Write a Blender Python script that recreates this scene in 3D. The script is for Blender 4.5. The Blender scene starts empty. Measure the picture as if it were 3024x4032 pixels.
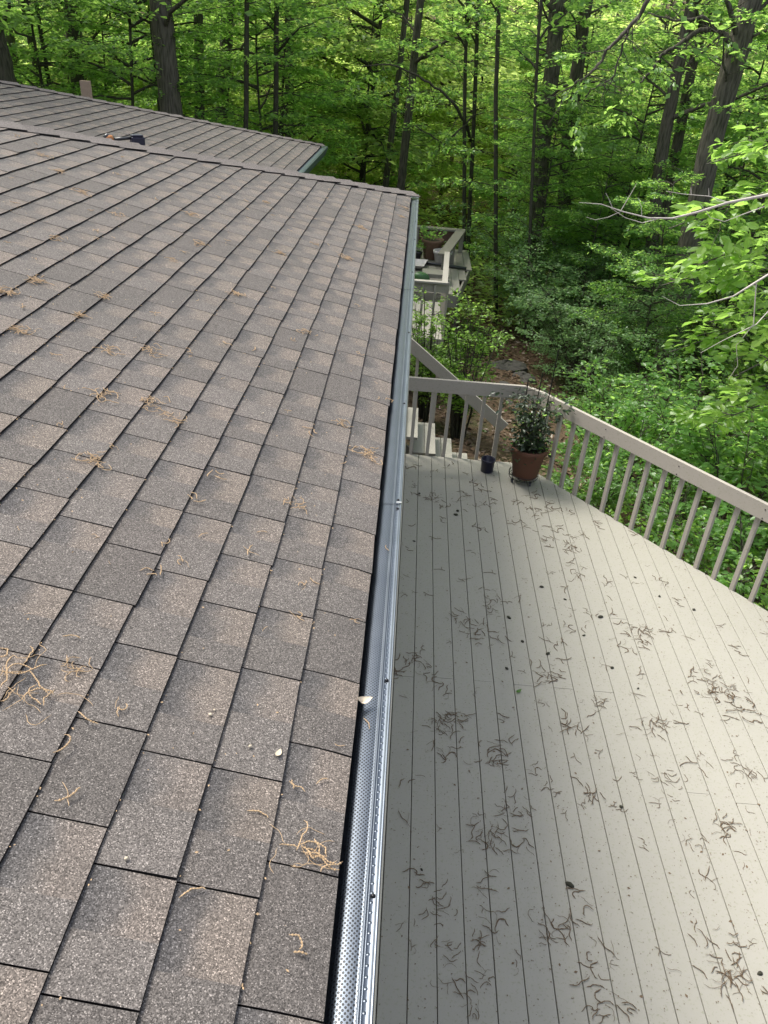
import bpy, math, random
import numpy as np
from mathutils import Matrix, Vector

# ------------------------------------------------------------------ camera, sky, sun, exposure
sc = bpy.context.scene
COL = sc.collection
CAM_Z = 3.9135
cam_data = bpy.data.cameras.new("camera")
cam = bpy.data.objects.new("camera", cam_data)
COL.objects.link(cam)
cam_data.sensor_fit = 'VERTICAL'
cam_data.sensor_height = 24.0
cam_data.lens = 3035.0 / 4032.0 * 24.0
cam_data.clip_start = 0.05
cam_data.clip_end = 500.0
_r = Vector((0.9968864943948832, 0.04785238365627159, 0.06266950352040182))
_d = Vector((0.0784420098165423, -0.5211146346656237, -0.8498743369659159))
_f = Vector((-0.00801051740040224, 0.8521441702644728, -0.523245778478194))
cam.matrix_world = Matrix(((_r.x, -_d.x, -_f.x, 0.0), (_r.y, -_d.y, -_f.y, 0.0), (_r.z, -_d.z, -_f.z, CAM_Z), (0, 0, 0, 1)))
sc.camera = cam

SUN_EL, SUN_AZ = math.radians(56), math.radians(-60)     # azimuth measured from +Y towards +X
world = bpy.data.worlds.new("World")
sc.world = world
world.use_nodes = True
wn = world.node_tree
sky = wn.nodes.new("ShaderNodeTexSky")
sky.sky_type = 'NISHITA'
sky.sun_disc = False
sky.sun_elevation = SUN_EL
sky.sun_rotation = SUN_AZ
sky.air_density = 1.0
sky.dust_density = 3.0
hs = wn.nodes.new("ShaderNodeHueSaturation")      # thin high cloud: a paler sky
hs.inputs['Saturation'].default_value = 0.45
wn.links.new(sky.outputs[0], hs.inputs['Color'])
wn.links.new(hs.outputs[0], wn.nodes["Background"].inputs[0])
wn.nodes["Background"].inputs[1].default_value = 0.15
sun_data = bpy.data.lights.new("sun", 'SUN')
sun_data.energy = 2.7
sun_data.angle = math.radians(22)
sun_data.color = (1.0, 0.95, 0.86)
sun = bpy.data.objects.new("sun", sun_data)
COL.objects.link(sun)
_s = Vector((math.sin(SUN_AZ) * math.cos(SUN_EL), math.cos(SUN_AZ) * math.cos(SUN_EL), math.sin(SUN_EL)))
sun.rotation_euler = _s.to_track_quat('Z', 'Y').to_euler()
sc.view_settings.view_transform = 'Standard'
sc.view_settings.look = 'None'
sc.view_settings.gamma = 1.0
sc.view_settings.exposure = 1.22
sc.cycles.max_bounces = 8
sc.cycles.transparent_max_bounces = 8

rng = np.random.default_rng(7)
random.seed(7)


# ------------------------------------------------------------------ helpers
def mesh_np(name, verts, faces, mats=None, midx=None, smooth=False):
    """verts (n,3); faces (m,k) array or list of arrays of different k."""
    me = bpy.data.meshes.new(name)
    verts = np.asarray(verts, np.float32)
    if not isinstance(faces, list):
        faces = [faces]
    faces = [np.asarray(f, np.int32) for f in faces if len(f)]
    me.vertices.add(len(verts))
    me.vertices.foreach_set('co', verts.ravel())
    nl = sum(f.size for f in faces)
    npoly = sum(len(f) for f in faces)
    me.loops.add(nl)
    me.loops.foreach_set('vertex_index', np.concatenate([f.ravel() for f in faces]))
    me.polygons.add(npoly)
    tot = np.concatenate([np.full(len(f), f.shape[1], np.int32) for f in faces])
    start = np.concatenate([[0], np.cumsum(tot)[:-1]]).astype(np.int32)
    me.polygons.foreach_set('loop_start', start)
    me.polygons.foreach_set('loop_total', tot)
    if midx is not None:
        me.polygons.foreach_set('material_index', np.asarray(midx, np.int32))
    me.polygons.foreach_set('use_smooth', np.full(npoly, bool(smooth)))
    for m in (mats or []):
        me.materials.append(m)
    me.update(calc_edges=True)
    me.validate()
    return me


def link(name, me, parent=None, loc=(0, 0, 0)):
    o = bpy.data.objects.new(name, me)
    COL.objects.link(o)
    o.location = loc
    if parent is not None:
        o.parent = parent
    return o


def tag(o, label=None, cat=None, group=None, kind=None):
    if label: o["label"] = label
    if cat: o["category"] = cat
    if group: o["group"] = group
    if kind: o["kind"] = kind
    return o


def empty(name, loc, label, cat, group=None, rz=0.0):
    o = bpy.data.objects.new(name, None)
    COL.objects.link(o)
    o.empty_display_size = 0.1
    o.location = loc
    o.rotation_euler = (0, 0, rz)
    return tag(o, label, cat, group)


class MB:
    """collects boxes, bars, tubes and lathes into one mesh"""
    def __init__(self):
        self.v, self.f4, self.f3, self.m4, self.m3 = [], [], [], [], []
        self.n = 0

    def add(self, verts, quads=(), tris=(), mi=0):
        self.v.append(np.asarray(verts, float))
        for q in quads:
            self.f4.append([i + self.n for i in q]); self.m4.append(mi)
        for t in tris:
            self.f3.append([i + self.n for i in t]); self.m3.append(mi)
        self.n += len(verts)

    def hexa(self, c, mi=0):
        """8 corners: bottom 4 ccw, top 4 ccw"""
        self.add(c, [(3, 2, 1, 0), (4, 5, 6, 7), (0, 1, 5, 4), (1, 2, 6, 5), (2, 3, 7, 6), (3, 0, 4, 7)], mi=mi)

    def box(self, x0, x1, y0, y1, z0, z1, mi=0):
        self.hexa([(x0, y0, z0), (x1, y0, z0), (x1, y1, z0), (x0, y1, z0),
                   (x0, y0, z1), (x1, y0, z1), (x1, y1, z1), (x0, y1, z1)], mi)

    def bar(self, a, b, w, h, up=(0, 0, 1), mi=0):
        """rectangular bar from a to b, w across, h along up"""
        a, b, up = np.array(a, float), np.array(b, float), np.array(up, float)
        d = b - a; d /= np.linalg.norm(d)
        s = np.cross(d, up); s /= np.linalg.norm(s)
        u = np.cross(s, d)
        s, u = s * w / 2, u * h / 2
        self.hexa([a - s - u, a + s - u, b + s - u, b - s - u, a - s + u, a + s + u, b + s + u, b - s + u], mi)

    def tube(self, pts, rad, n=8, cap=True, mi=0):
        pts = np.asarray(pts, float); m = len(pts)
        rad = np.broadcast_to(np.asarray(rad, float), (m,))
        t = np.gradient(pts, axis=0); t /= np.linalg.norm(t, axis=1)[:, None] + 1e-9
        ref = np.array([0.31, 0.17, 0.93]) if abs(t[:, 2]).mean() < .8 else np.array([1., .1, 0.])
        s = np.cross(t, ref); s /= np.linalg.norm(s, axis=1)[:, None] + 1e-9
        u = np.cross(s, t)
        a = np.arange(n) * 2 * math.pi / n
        v = pts[:, None] + rad[:, None, None] * (np.cos(a)[None, :, None] * s[:, None] + np.sin(a)[None, :, None] * u[:, None])
        v = v.reshape(-1, 3)
        q = [(i * n + j, i * n + (j + 1) % n, (i + 1) * n + (j + 1) % n, (i + 1) * n + j) for i in range(m - 1) for j in range(n)]
        tr = []
        if cap:
            k = len(v)
            v = np.vstack([v, pts[0], pts[-1]])
            tr = [(k, (j + 1) % n, j) for j in range(n)] + [(k + 1, (m - 1) * n + j, (m - 1) * n + (j + 1) % n) for j in range(n)]
        self.add(v, q, tr, mi)

    def lathe(self, prof, n=28, c=(0, 0, 0), mi=0):
        a = np.arange(n) * 2 * math.pi / n
        v = [(c[0] + r * math.cos(t), c[1] + r * math.sin(t), c[2] + z) for r, z in prof for t in a]
        q = [(i * n + j, i * n + (j + 1) % n, (i + 1) * n + (j + 1) % n, (i + 1) * n + j) for i in range(len(prof) - 1) for j in range(n)]
        self.add(v, q, mi=mi)

    def extrude(self, prof, y0, y1, mi=0, closed=False, seg=1):
        """profile of (x,z) points swept along Y"""
        m = len(prof)
        ys = np.linspace(y0, y1, seg + 1)
        v = [(x, y, z) for y in ys for x, z in prof]
        k = m if closed else m - 1
        q = [(s * m + i, s * m + (i + 1) % m, (s + 1) * m + (i + 1) % m, (s + 1) * m + i) for s in range(seg) for i in range(k)]
        self.add(v, q, mi=mi)

    def mesh(self, name, mats, smooth=False):
        f, m = [], []
        if self.f4: f.append(np.array(self.f4)); m += self.m4
        if self.f3: f.append(np.array(self.f3)); m += self.m3
        return mesh_np(name, np.vstack(self.v), f, mats if isinstance(mats, list) else [mats], m, smooth)

    def build(self, name, mats, parent=None, smooth=False, loc=(0, 0, 0), bevel=0.0):
        o = link(name, self.mesh(name, mats, smooth), parent, loc)
        if bevel:
            b = o.modifiers.new("bevel", 'BEVEL'); b.width = bevel; b.segments = 2; b.limit_method = 'ANGLE'
        return o


# ------------------------------------------------------------------ materials
class NT:
    def __init__(self, name):
        self.mat = bpy.data.materials.new(name)
        self.mat.use_nodes = True
        self.t = self.mat.node_tree
        self.t.nodes.clear()
        self.out = self.t.nodes.new("ShaderNodeOutputMaterial")

    def n(self, kind, **kw):
        nd = self.t.nodes.new("ShaderNode" + kind)
        for k, v in kw.items():
            setattr(nd, k, v)
        return nd

    def set(self, sock, v):
        if isinstance(v, bpy.types.NodeSocket):
            self.t.links.new(v, sock)
        elif isinstance(v, (tuple, list)) and len(v) == 3 and sock.type == 'RGBA':
            sock.default_value = (*v, 1)
        else:
            sock.default_value = v

    def math(self, op, a, b=0.0, c=None):
        nd = self.n("Math", operation=op)
        self.set(nd.inputs[0], a); self.set(nd.inputs[1], b)
        if c is not None: self.set(nd.inputs[2], c)
        return nd.outputs[0]

    def mix(self, f, a, b, mode='MIX'):
        nd = self.n("Mix", data_type='RGBA', blend_type=mode)
        self.set(nd.inputs[0], f); self.set(nd.inputs[6], a); self.set(nd.inputs[7], b)
        return nd.outputs[2]

    def ramp(self, f, stops):
        nd = self.n("ValToRGB")
        cr = nd.color_ramp
        while len(cr.elements) < len(stops): cr.elements.new(0.5)
        for e, (p, c) in zip(cr.elements, stops):
            e.position = p
            e.color = (*c, 1) if isinstance(c, tuple) else (c, c, c, 1)
        self.set(nd.inputs[0], f)
        return nd.outputs[0]

    def coord(self, scale=(1, 1, 1), which='Object'):
        tc = self.n("TexCoord")
        mp = self.n("Mapping")
        mp.inputs['Scale'].default_value = scale
        self.set(mp.inputs[0], tc.outputs[which])
        return mp.outputs[0]

    def noise(self, vec, scale, detail=3.0, rough=0.5):
        nd = self.n("TexNoise")
        self.set(nd.inputs['Vector'], vec)
        nd.inputs['Scale'].default_value = scale
        nd.inputs['Detail'].default_value = detail
        nd.inputs['Roughness'].default_value = rough
        return nd.outputs[0]

    def voro(self, vec, scale, feature='F1', out=0):
        nd = self.n("TexVoronoi", feature=feature)
        self.set(nd.inputs['Vector'], vec)
        nd.inputs['Scale'].default_value = scale
        return nd.outputs[out]

    def bump(self, h, strength=0.3, dist=0.002):
        nd = self.n("Bump")
        nd.inputs['Strength'].default_value = strength
        nd.inputs['Distance'].default_value = dist
        self.set(nd.inputs['Height'], h)
        return nd.outputs[0]

    def principled(self, col, rough=0.6, metal=0.0, spec=0.5, normal=None):
        nd = self.n("BsdfPrincipled")
        self.set(nd.inputs['Base Color'], col)
        self.set(nd.inputs['Roughness'], rough)
        self.set(nd.inputs['Metallic'], metal)
        nd.inputs['Specular IOR Level'].default_value = spec
        if normal is not None: self.set(nd.inputs['Normal'], normal)
        self.t.links.new(nd.outputs[0], self.out.inputs[0])
        return self.mat


def mat_simple(name, col, rough=0.6, metal=0.0, var=0.15, scale=30, bump=0.1, spec=0.5):
    m = NT(name)
    v = m.coord()
    a = m.noise(v, scale, 4)
    c = m.mix(a, tuple(x * (1 - var) for x in col), tuple(min(1, x * (1 + var)) for x in col))
    return m.principled(c, rough, metal, spec, m.bump(a, bump, 0.002))


def mat_shingle(name, tint=(1, 1, 1), uv=True):
    m = NT(name)
    v = m.coord()
    ua = m.n("UVMap"); ua.uv_map = "tab"
    ub = m.n("UVMap"); ub.uv_map = "rnd"
    sa = m.n("SeparateXYZ"); m.set(sa.inputs[0], ua.outputs[0])
    sb = m.n("SeparateXYZ"); m.set(sb.inputs[0], ub.outputs[0])
    u, w, r1, r2 = sa.outputs[0], sa.outputs[1], sb.outputs[0], sb.outputs[1]
    gran = m.voro(v, 520, out=1)
    gsep = m.n("SeparateColor"); m.set(gsep.inputs[0], gran)
    big = m.noise(v, 2.2, 3)
    mid = m.noise(v, 14, 3)
    plain = m.mix(r1, (0.084, 0.074, 0.069), (0.114, 0.101, 0.094))
    dark = m.mix(r2, (0.044, 0.042, 0.045), (0.058, 0.055, 0.057))
    tan = m.mix(r1, (0.152, 0.124, 0.104), (0.138, 0.115, 0.101))
    # the dyed half of each tab: slate at the top, plain in the middle, tan at the butt edge
    wob = m.math('ADD', w, m.math('MULTIPLY', m.math('SUBTRACT', mid, 0.5), 0.5))
    lo = m.ramp(wob, [(0.32, 1.0), (0.62, 0.0)])          # towards the butt edge (w small)
    hi = m.ramp(wob, [(0.45, 0.0), (0.85, 1.0)])
    patch = m.mix(lo, m.mix(hi, plain, dark), tan)
    half = m.math('MULTIPLY', m.math('GREATER_THAN', u, m.math('ADD', 0.36, m.math('MULTIPLY', r2, 0.25))), m.math('GREATER_THAN', r1, 0.12))
    half = m.math('MULTIPLY', half, 0.85)
    base = m.mix(half, plain, patch)
    base = m.mix(m.math('MULTIPLY', big, 0.35), base, (0.088, 0.086, 0.078))
    st = m.noise(m.coord((0.5, 5, 0.5)), 1.6, 5, 0.65)
    base = m.mix(m.math('MULTIPLY', m.ramp(st, [(0.45, 0.0), (0.75, 1.0)]), 0.32), base, (0.060, 0.056, 0.052))
    gv = m.ramp(gsep.outputs[0], [(0.0, 0.35), (0.35, 0.8), (0.72, 1.15), (0.93, 1.7), (1.0, 3.0)])
    col = m.mix(1.0, base, gv, 'MULTIPLY')
    col = m.mix(1.0, col, tint, 'MULTIPLY')
    h = m.math('ADD', m.math('MULTIPLY', gsep.outputs[1], 0.7), m.noise(v, 260, 2))
    return m.principled(col, 0.88, 0.0, 0.25, m.bump(h, 0.55, 0.0022))


def mat_paint(name, col, speck=0.5, board=0.0, grime=(0.20, 0.20, 0.14)):
    m = NT(name)
    v = m.coord()
    g1 = m.noise(v, 1.3, 4)
    g2 = m.noise(v, 16, 4, 0.6)
    sp = m.noise(v, 62, 2, 0.6)
    grain = m.noise(m.coord((60, 1.5, 60)), 3, 3)
    c = m.mix(g1, tuple(x * 0.93 for x in col), tuple(x * 1.05 for x in col))
    c = m.mix(m.math('MULTIPLY', m.ramp(g2, [(0.45, 0.0), (0.75, 1.0)]), 0.25 * speck), c, (0.25, 0.245, 0.19))
    c = m.mix(m.math('MULTIPLY', m.ramp(sp, [(0.585, 0.0), (0.68, 1.0)]), 0.5 * speck), c, grime)
    c = m.mix(m.math('MULTIPLY', grain, 0.10), c, (0.24, 0.23, 0.20))
    if board:
        gi = m.n("NewGeometry")
        c = m.mix(m.math('MULTIPLY', gi.outputs['Random Per Island'], board), c, (0.30, 0.29, 0.25))
    h = m.math('ADD', m.math('MULTIPLY', grain, 0.6), m.math('MULTIPLY', sp, 0.4))
    return m.principled(c, 0.62, 0, 0.35, m.bump(h, 0.25, 0.0015))


def mat_guard():
    m = NT("perforated_metal")
    tc = m.n("TexCoord")
    sep = m.n("SeparateXYZ"); m.set(sep.inputs[0], tc.outputs['Object'])
    x, y, z = sep.outputs

    def dots(ox, oy, px, py):
        fx = m.math('SUBTRACT', m.math('FRACT', m.math('ADD', m.math('DIVIDE', x, px), ox)), 0.5)
        fy = m.math('SUBTRACT', m.math('FRACT', m.math('ADD', m.math('DIVIDE', y, py), oy)), 0.5)
        fx = m.math('MULTIPLY', fx, px); fy = m.math('MULTIPLY', fy, py)
        return m.math('SQRT', m.math('ADD', m.math('MULTIPLY', fx, fx), m.math('MULTIPLY', fy, fy)))
    d = m.math('MINIMUM', dots(0, 0, 0.0092, 0.0092), dots(0.5, 0.5, 0.0092, 0.0092))
    hole = m.math('SUBTRACT', 1.0, m.ramp(m.math('MULTIPLY', d, 100), [(0.15, 0.0), (0.21, 1.0)]))
    band = m.math('MULTIPLY', m.math('GREATER_THAN', x, -0.0375), m.math('LESS_THAN', x, 0.0085))
    hole = m.math('MULTIPLY', hole, band)
    # embossed dimples in the screw flange
    dd = dots(0.2, 0.0, 0.2, 0.019)
    fl = m.math('SUBTRACT', y, m.math('MULTIPLY', m.math('ROUND', m.math('DIVIDE', y, 0.019)), 0.019))
    dx = m.math('SUBTRACT', x, 0.0225)
    dr = m.math('SQRT', m.math('ADD', m.math('MULTIPLY', dx, dx), m.math('MULTIPLY', fl, fl)))
    dim = m.math('SUBTRACT', 1.0, m.ramp(m.math('MULTIPLY', dr, 100), [(0.10, 0.0), (0.32, 1.0)]))
    v = m.coord()
    dirt = m.noise(v, 9, 4)
    streak = m.noise(m.coord((220, 3, 1)), 1, 3)
    c = m.mix(dirt, (0.105, 0.122, 0.148), (0.150, 0.170, 0.198))
    c = m.mix(m.math('MULTIPLY', streak, 0.35), c, (0.10, 0.12, 0.14))
    flange = m.math('GREATER_THAN', x, 0.0100)
    c = m.mix(m.math('MULTIPLY', flange, 0.12), c, (0.34, 0.38, 0.44))  # reflection on the flange put into its colour as a slight lightening
    c = m.mix(hole, c, (0.004, 0.004, 0.005))
    rough = m.math('ADD', 0.30, m.math('MULTIPLY', dirt, 0.14))
    metal = m.math('SUBTRACT', 0.85, m.math('MULTIPLY', hole, 0.85))
    h = m.math('SUBTRACT', m.math('MULTIPLY', dim, 1.0), m.math('MULTIPLY', hole, 1.2))
    return m.principled(c, rough, metal, 0.5, m.bump(h, 0.8, 0.002))


def mat_leaf(name, refl, trans, yellow=(0.20, 0.26, 0.03), gloss=0.03, tmix=0.55, scale=0.9):
    m = NT(name)
    oi = m.n("ObjectInfo")
    v = m.coord()
    nz = m.noise(v, scale, 3)
    gi = m.n("NewGeometry")
    ri = gi.outputs['Random Per Island']
    f = m.math('MULTIPLY', m.math('ADD', m.math('MULTIPLY', oi.outputs['Random'], 0.55), m.math('MULTIPLY', ri, 0.45)), 1.0)
    c = m.mix(f, tuple(x * 0.72 for x in refl), tuple(x * 1.30 for x in refl))
    c = m.mix(m.math('MULTIPLY', nz, 0.35), c, yellow)
    t = m.mix(f, tuple(x * 0.75 for x in trans), tuple(x * 1.25 for x in trans))
    dif = m.n("BsdfDiffuse"); m.set(dif.inputs[0], c)
    tr = m.n("BsdfTranslucent"); m.set(tr.inputs[0], t)
    gl = m.n("BsdfGlossy"); gl.inputs['Roughness'].default_value = 0.38
    m.set(gl.inputs[0], (0.9, 0.95, 0.9))
    m1 = m.n("MixShader"); m1.inputs[0].default_value = tmix
    m.t.links.new(dif.outputs[0], m1.inputs[1]); m.t.links.new(tr.outputs[0], m1.inputs[2])
    m2 = m.n("MixShader"); m2.inputs[0].default_value = gloss
    m.t.links.new(m1.outputs[0], m2.inputs[1]); m.t.links.new(gl.outputs[0], m2.inputs[2])
    m.t.links.new(m2.outputs[0], m.out.inputs[0])
    return m.mat


def mat_bark(name, a=(0.032, 0.027, 0.024), b=(0.115, 0.098, 0.085), scale=7):
    m = NT(name)
    v = m.coord((1, 1, 0.16))
    n1 = m.noise(v, scale * 5, 5, 0.65)
    w = m.voro(v, scale * 4)
    f = m.math('MULTIPLY', n1, m.math('ADD', 0.5, w))
    c = m.mix(m.ramp(f, [(0.25, 0.0), (0.62, 1.0)]), a, b)
    big = m.noise(m.coord(), 1.7, 3)
    c = m.mix(m.math('MULTIPLY', big, 0.35), c, (0.07, 0.085, 0.05))
    return m.principled(c, 0.92, 0, 0.15, m.bump(f, 0.9, 0.02))


def mat_ground():
    m = NT("leaf_litter_soil")
    v = m.coord()
    a = m.noise(v, 0.7, 5)
    b = m.noise(v, 9, 5, 0.7)
    c3 = m.voro(v, 16, out=1)
    sp = m.n("SeparateColor"); m.set(sp.inputs[0], c3)
    c = m.mix(b, (0.030, 0.022, 0.015), (0.120, 0.082, 0.055))
    c = m.mix(m.math('MULTIPLY', sp.outputs[0], 0.5), c, (0.15, 0.10, 0.07))
    c = m.mix(m.ramp(a, [(0.5, 0.0), (0.62, 0.55)]), c, (0.035, 0.065, 0.018))
    return m.principled(c, 0.95, 0, 0.1, m.bump(m.math('ADD', b, sp.outputs[1]), 0.9, 0.03))


M = {}
M['shingle'] = mat_shingle("asphalt_shingle")
M['asphalt_edge'] = mat_simple("asphalt_edge", (0.016, 0.015, 0.015), 0.95, var=0.3, scale=200, spec=0.1)
M['cap'] = mat_shingle("asphalt_cap_shingle", (1.12, 1.10, 1.12))
M['deck'] = mat_paint("greige_deck_paint", (0.275, 0.264, 0.228), 1.4, board=0.06)
M['rail'] = mat_paint("greige_rail_paint", (0.330, 0.300, 0.262), 0.9)
M['white_deck'] = mat_paint("pale_deck_paint", (0.29, 0.27, 0.24), 0.7, board=0.2)
M['old_deck'] = mat_paint("weathered_grey_wood", (0.115, 0.103, 0.086), 1.0, board=0.5)
M['brown_board'] = mat_simple("brown_stained_board", (0.075, 0.038, 0.026), 0.8)
M['guard'] = mat_guard()
M['dark_metal'] = mat_simple("dark_painted_metal", (0.075, 0.10, 0.125), 0.35, 0.5, 0.15, 12)
M['beige_metal'] = mat_simple("beige_painted_metal", (0.42, 0.40, 0.34), 0.5, 0.1, 0.1, 12)
M['screw'] = mat_simple("black_screw_metal", (0.012, 0.012, 0.014), 0.35, 0.6)
M['siding'] = mat_simple("beige_siding_paint", (0.42, 0.40, 0.35), 0.7, var=0.08, scale=5)
M['terracotta'] = mat_simple("terracotta_clay", (0.095, 0.038, 0.020), 0.8, var=0.22, scale=9, bump=0.2)
M['old_clay'] = mat_simple("weathered_clay", (0.16, 0.095, 0.065), 0.9, var=0.35, scale=14)
M['white_pot'] = mat_simple("whitewashed_pot", (0.45, 0.42, 0.42), 0.7, var=0.3, scale=14)
M['navy'] = mat_simple("navy_plastic", (0.010, 0.010, 0.028), 0.35, var=0.2)
M['black_wire'] = mat_simple("black_wire_metal", (0.010, 0.010, 0.010), 0.4, 0.4)
M['black_plastic'] = mat_simple("black_plastic", (0.014, 0.015, 0.018), 0.35)
M['orange_plastic'] = mat_simple("orange_plastic", (0.35, 0.13, 0.03), 0.4)
M['soil'] = mat_simple("potting_soil", (0.035, 0.025, 0.018), 0.95, var=0.6, scale=60, bump=0.9)
M['green_bag'] = mat_simple("green_plastic_bag", (0.025, 0.085, 0.02), 0.4, var=0.6, scale=14)
M['post'] = mat_simple("pink_tan_wood", (0.36, 0.25, 0.20), 0.85, var=0.15, scale=18)
M['catkin_tan'] = mat_simple("dry_tan_catkin", (0.36, 0.25, 0.145), 0.9, var=0.45, scale=220)
M['catkin_brown'] = mat_simple("dry_brown_catkin", (0.115, 0.078, 0.045), 0.9, var=0.6, scale=160)
M['debris_dark'] = mat_simple("dark_debris", (0.022, 0.022, 0.012), 0.9, var=0.4)
M['dry_leaf'] = mat_simple("pale_dry_leaf", (0.55, 0.47, 0.36), 0.8, var=0.15)
M['seed'] = mat_simple("pale_seed", (0.42, 0.36, 0.27), 0.8, var=0.3)
M['stone'] = mat_simple("dark_mossy_stone", (0.060, 0.055, 0.050), 0.9, var=0.5, scale=7, bump=0.8)
M['litter'] = mat_leaf("brown_leaf_litter", (0.130, 0.082, 0.055), (0.06, 0.035, 0.02), (0.19, 0.14, 0.10), 0.03, 0.15, 2)
M['bark'] = mat_bark("oak_bark")
M['bark_grey'] = mat_bark("grey_bark", (0.030, 0.026, 0.023), (0.12, 0.105, 0.09))
M['bark_slim'] = mat_bark("dark_sapling_bark", (0.020, 0.018, 0.014), (0.07, 0.062, 0.05), 14)
M['twig_pale'] = mat_simple("pale_bare_twig", (0.42, 0.38, 0.34), 0.8, var=0.35, scale=20)
M['leaf_mid'] = mat_leaf("maple_leaf", (0.055, 0.135, 0.036), (0.520, 0.820, 0.170), (0.09, 0.16, 0.03))
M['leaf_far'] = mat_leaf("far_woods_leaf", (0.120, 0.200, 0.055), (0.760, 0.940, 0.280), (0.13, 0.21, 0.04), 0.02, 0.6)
M['leaf_shrub'] = mat_leaf("shrub_leaf", (0.062, 0.140, 0.042), (0.480, 0.780, 0.170), (0.11, 0.18, 0.03), 0.025, 0.5)
M['leaf_bright'] = mat_leaf("bright_hickory_leaf", (0.090, 0.170, 0.022), (0.460, 0.760, 0.140), (0.14, 0.20, 0.03), 0.03, 0.5)
M['leaf_blue'] = mat_leaf("blue_green_leaf", (0.085, 0.160, 0.062), (0.380, 0.600, 0.220), (0.07, 0.13, 0.04), 0.03, 0.45)
M['leaf_dark'] = mat_leaf("dark_glossy_leaf", (0.018, 0.034, 0.013), (0.03, 0.07, 0.015), (0.03, 0.05, 0.012), 0.06, 0.25)


# ------------------------------------------------------------------ leaf and plant builders
LEAF_QUAD = (np.array([[0, 0, 0], [.48, .30, .05], [1, 0, -.04], [.48, -.30, .05]]), np.array([[0, 1, 2, 3]]))
LEAF_OVATE = (np.array([[0, 0, 0], [.22, .20, .05], [.52, .27, .06], [.80, .15, .02], [1.05, 0, -.08], [.80, -.15, .02], [.52, -.27, .06], [.22, -.20, .05], [.5, 0, 0]]),
              np.array([[0, 1, 8, 7], [1, 2, 3, 8], [3, 4, 5, 8], [8, 5, 6, 7]]))


def leaves(P, T, N, S, tmpl=LEAF_QUAD):
    """P positions, T tip directions, N rough normals, S sizes"""
    P, T, N = np.asarray(P), np.asarray(T, float), np.asarray(N, float)
    T = T / (np.linalg.norm(T, axis=1)[:, None] + 1e-9)
    B = np.cross(N, T); B /= np.linalg.norm(B, axis=1)[:, None] + 1e-9
    U = np.cross(T, B)
    t, f = tmpl
    v = P[:, None] + S[:, None, None] * (t[None, :, 0, None] * T[:, None] + t[None, :, 1, None] * B[:, None] + t[None, :, 2, None] * U[:, None])
    k = len(t)
    F = (f[None] + (np.arange(len(P)) * k)[:, None, None]).reshape(-1, f.shape[1])
    return v.reshape(-1, 3), F


def sprays(rg, starts, dirs, lens, nleaf, size, spread=0.33, droop=0.25, tilt=0.45, tmpl=LEAF_QUAD, twigs=None, twr=0.006, vert=0.06, s0=0.15):
    """flat layered sprays of leaves along arching branches"""
    Vs, Fs, n0 = [], [], 0
    for a, d, L in zip(starts, dirs, lens):
        d = np.array(d, float); d /= np.linalg.norm(d)
        a = np.array(a, float)
        side = np.cross(d, [0, 0, 1]); side /= np.linalg.norm(side) + 1e-9
        n = max(6, int(nleaf * L))
        s = rg.uniform(s0, 1.0, n) ** 0.8
        # sub twigs: leaves gather in lines to both sides
        nt = max(5, int(L * 5))
        ti = rg.integers(0, nt, n)
        ts = (ti + .5) / nt * (1 - s0) + s0
        sgn = np.where(ti % 2 == 0, 1, -1)
        tw_len = spread * L * (1.15 - 0.75 * ts) * (0.7 + 0.6 * rg.random(nt))[ti]
        u = rg.random(n) ** 0.7
        base = a + d * (ts * L)[:, None]
        base[:, 2] += L * (0.10 * ts - droop * ts ** 2)
        off = sgn * u * tw_len
        P = base + side * off[:, None] + d * (u * tw_len * 0.55)[:, None]
        P += rg.normal(0, 0.03 + 0.02 * L, (n, 3)) * [1, 1, 0.6]
        P[:, 2] -= 0.25 * (u * tw_len) ** 2 + rg.random(n) * vert
        T = side * (sgn * 0.8)[:, None] + d * 0.7 + rg.normal(0, .55, (n, 3)) * [1, 1, 0.35]
        T[:, 2] -= 0.25
        N = np.array([0, 0, 1.0]) + rg.normal(0, tilt, (n, 3))
        v, f = leaves(P, T, N, size * rg.uniform(0.65, 1.3, n), tmpl)
        Vs.append(v); Fs.append(f + n0); n0 += len(v)
        if twigs is not None:
            tt = np.linspace(0, 1, 6)
            p = a + d * (tt * L)[:, None]
            p[:, 2] += L * (0.10 * tt - droop * tt ** 2)
            p[1:-1] += rg.normal(0, 0.02 * L, (4, 3))
            twigs.tube(p, np.linspace(twr * (0.8 + L * .5), 0.002, 6), 5, False)
            for k in range(0, nt, 2):
                tk = (k + .5) / nt * (1 - s0) + s0
                b = a + d * tk * L; b[2] += L * (0.10 * tk - droop * tk ** 2)
                sg = 1 if k % 2 == 0 else -1
                if rg.random() < .5: sg = -sg
                q = b + (side * sg + d * .55) * spread * L * (1.1 - .75 * tk)
                twigs.tube([b, (b + q) / 2 + [0, 0, .02], q], [twr * .5, twr * .35, .0015], 3, False)
    return np.vstack(Vs), np.vstack(Fs)


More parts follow.
